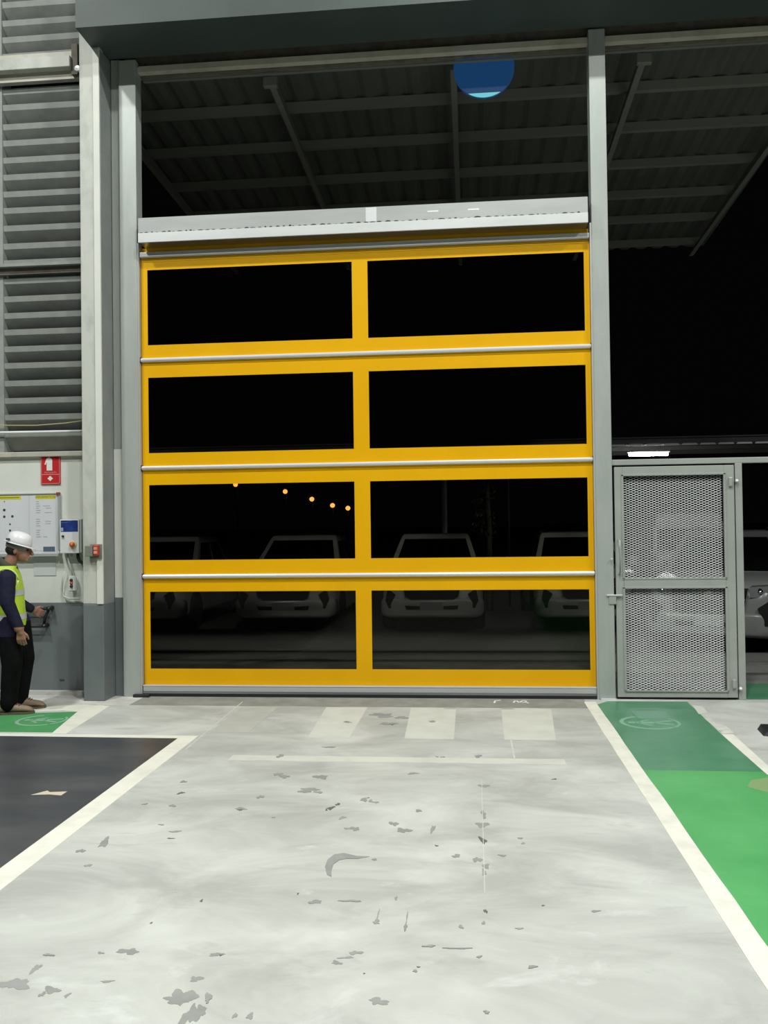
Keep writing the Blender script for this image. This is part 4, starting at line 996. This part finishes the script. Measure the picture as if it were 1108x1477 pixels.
# ------------------------------------------------------------------ carport, poles, tree, lamps
t = thing('carport', 'long dark carport roof behind the parked pickups', 'carport', (0, 13, 3.3))
rc = lambda o: relchild(o, t)
bm = bmesh.new(); x = -14; n = 0
while x < 16:
    prism(bm, [(x, 3.33), (x+.36, 3.33), (x+.33, 3.37), (x+.03, 3.37)], 12.4, 12.42, 'xz'); x += .40
o = rc(obj('eave_ribs', bm, M_['polegrey'], t)); o['kind'] = 'stuff'
rc(bx('eave_beam', -14, 16, 12.45, 12.55, 3.36, 3.50, M_['carportdark'], t))
rc(bx('roof_sheet', -14, 16, 12.4, 17.5, 3.50, 3.53, M_['carportdark'], t))
for y in (13.3, 14.7, 16.1): rc(bx('purlin', -14, 16, y, y+.06, 3.40, 3.50, M_['purlin'], t))
for x in (-9.6, -.60, 7.6):
    bm = bmesh.new(); tube(bm, [(x, 12.5, -.30), (x, 12.5, 3.40)], .062, 12); p = rc(obj('post', bm, M_['polegrey'], t, True))
t = thing('tube_light', 'bright white fluorescent tube light under the carport above the mesh gate', 'lamp', (4.1, 12.9, 3.1))
rc = lambda o: relchild(o, t)
rc(bx('tube_housing', 3.68, 4.64, 12.85, 12.98, 3.22, 3.27, M_['whiteenamel'], t))
bm = bmesh.new(); tube(bm, [(3.72, 12.91, 3.185), (4.60, 12.91, 3.185)], .055, 10); rc(obj('tube', bm, M_['tubelight'], t, True))
for x in (3.75, 4.43):
    bm = bmesh.new(); tube(bm, [(x, 12.91, 3.27), (x, 12.91, 3.50)], .006, 6); rc(obj('hanger', bm, M_['purlin'], t))
# slim poles
bm = bmesh.new(); tube(bm, [(.875, 12.3, -.3), (.875, 12.3, 3.3)], .03, 8); tag(obj('slim_pole', bm, M_['carportdark'], None, True), 'thin dark pole right of the leafy trunk behind the pickups', 'pole')
t = thing('young_tree', 'slim tree trunk with hanging leaves behind the pickups', 'tree', (.40, 11.3, -.3))
bm = bmesh.new(); tube(bm, [(0, 0, 0), (.0, 0, .9), (.01, 0, 1.8), (-.02, 0, 2.5), (.05, .0, 3.2)], [.07, .06, .055, .045, .02], 8); obj('trunk', bm, M_['bark'], t, True)
bm = bmesh.new(); R = random.Random(12)
for k in range(420):
    z = R.uniform(1.55, 3.4); r = R.uniform(.03, .32)*(1-.2*abs(z-2.5)); a = R.uniform(0, 6.28)
    c = Vector((r*math.cos(a)-.12, r*math.sin(a), z)); d = Vector((R.uniform(-1, 1), R.uniform(-1, 1), R.uniform(-1.4, .2))).normalized()*.05
    s = d.cross(Vector((R.uniform(-1, 1), R.uniform(-1, 1), R.uniform(-1, 1)))).normalized()*.017
    bm.faces.new([bm.verts.new(c-d), bm.verts.new(c+s), bm.verts.new(c+d), bm.verts.new(c-s)])
o = obj('foliage', bm, M_['leaf'], t); o['kind'] = 'stuff'
# sodium street lamps far away
def street_lamp(x, y, z, label):
    t = thing('street_lamp', label, 'street lamp', (x, y, -.3), group='orange street lamps in the distance')
    bm = bmesh.new(); lathe(bm, [(.14, 0), (.12, .3), (.10, 4), (.07, z+.5)], 8); obj('pole', bm, M_['carportdark'], t, True)
    bm = bmesh.new(); tube(bm, [(0, 0, z+.4), (.1, -.5, z+.75), (.0, -1.3, z+.8)], .05, 6); obj('arm', bm, M_['carportdark'], t, True)
    k = y/150
    bm = bmesh.new(); ell_(bm, (0, -1.4, z+.3), .42*k, .42*k, .40*k, 0, 12, 8); obj('lamp_head', bm, M_['sodium'], t, True)
for (x, y, lab) in ((-40.7, 144, 'orange street lamp furthest left, cut by the top of the window'), (-39.1, 178, 'orange street lamp second from left, highest fully seen'),
                    (-43.4, 233.5, 'orange street lamp third from left'), (-49.8, 311, 'orange street lamp second from right'), (-51.8, 366, 'orange street lamp furthest right, lowest of the row')):
    street_lamp(x, y, 9.0, lab)
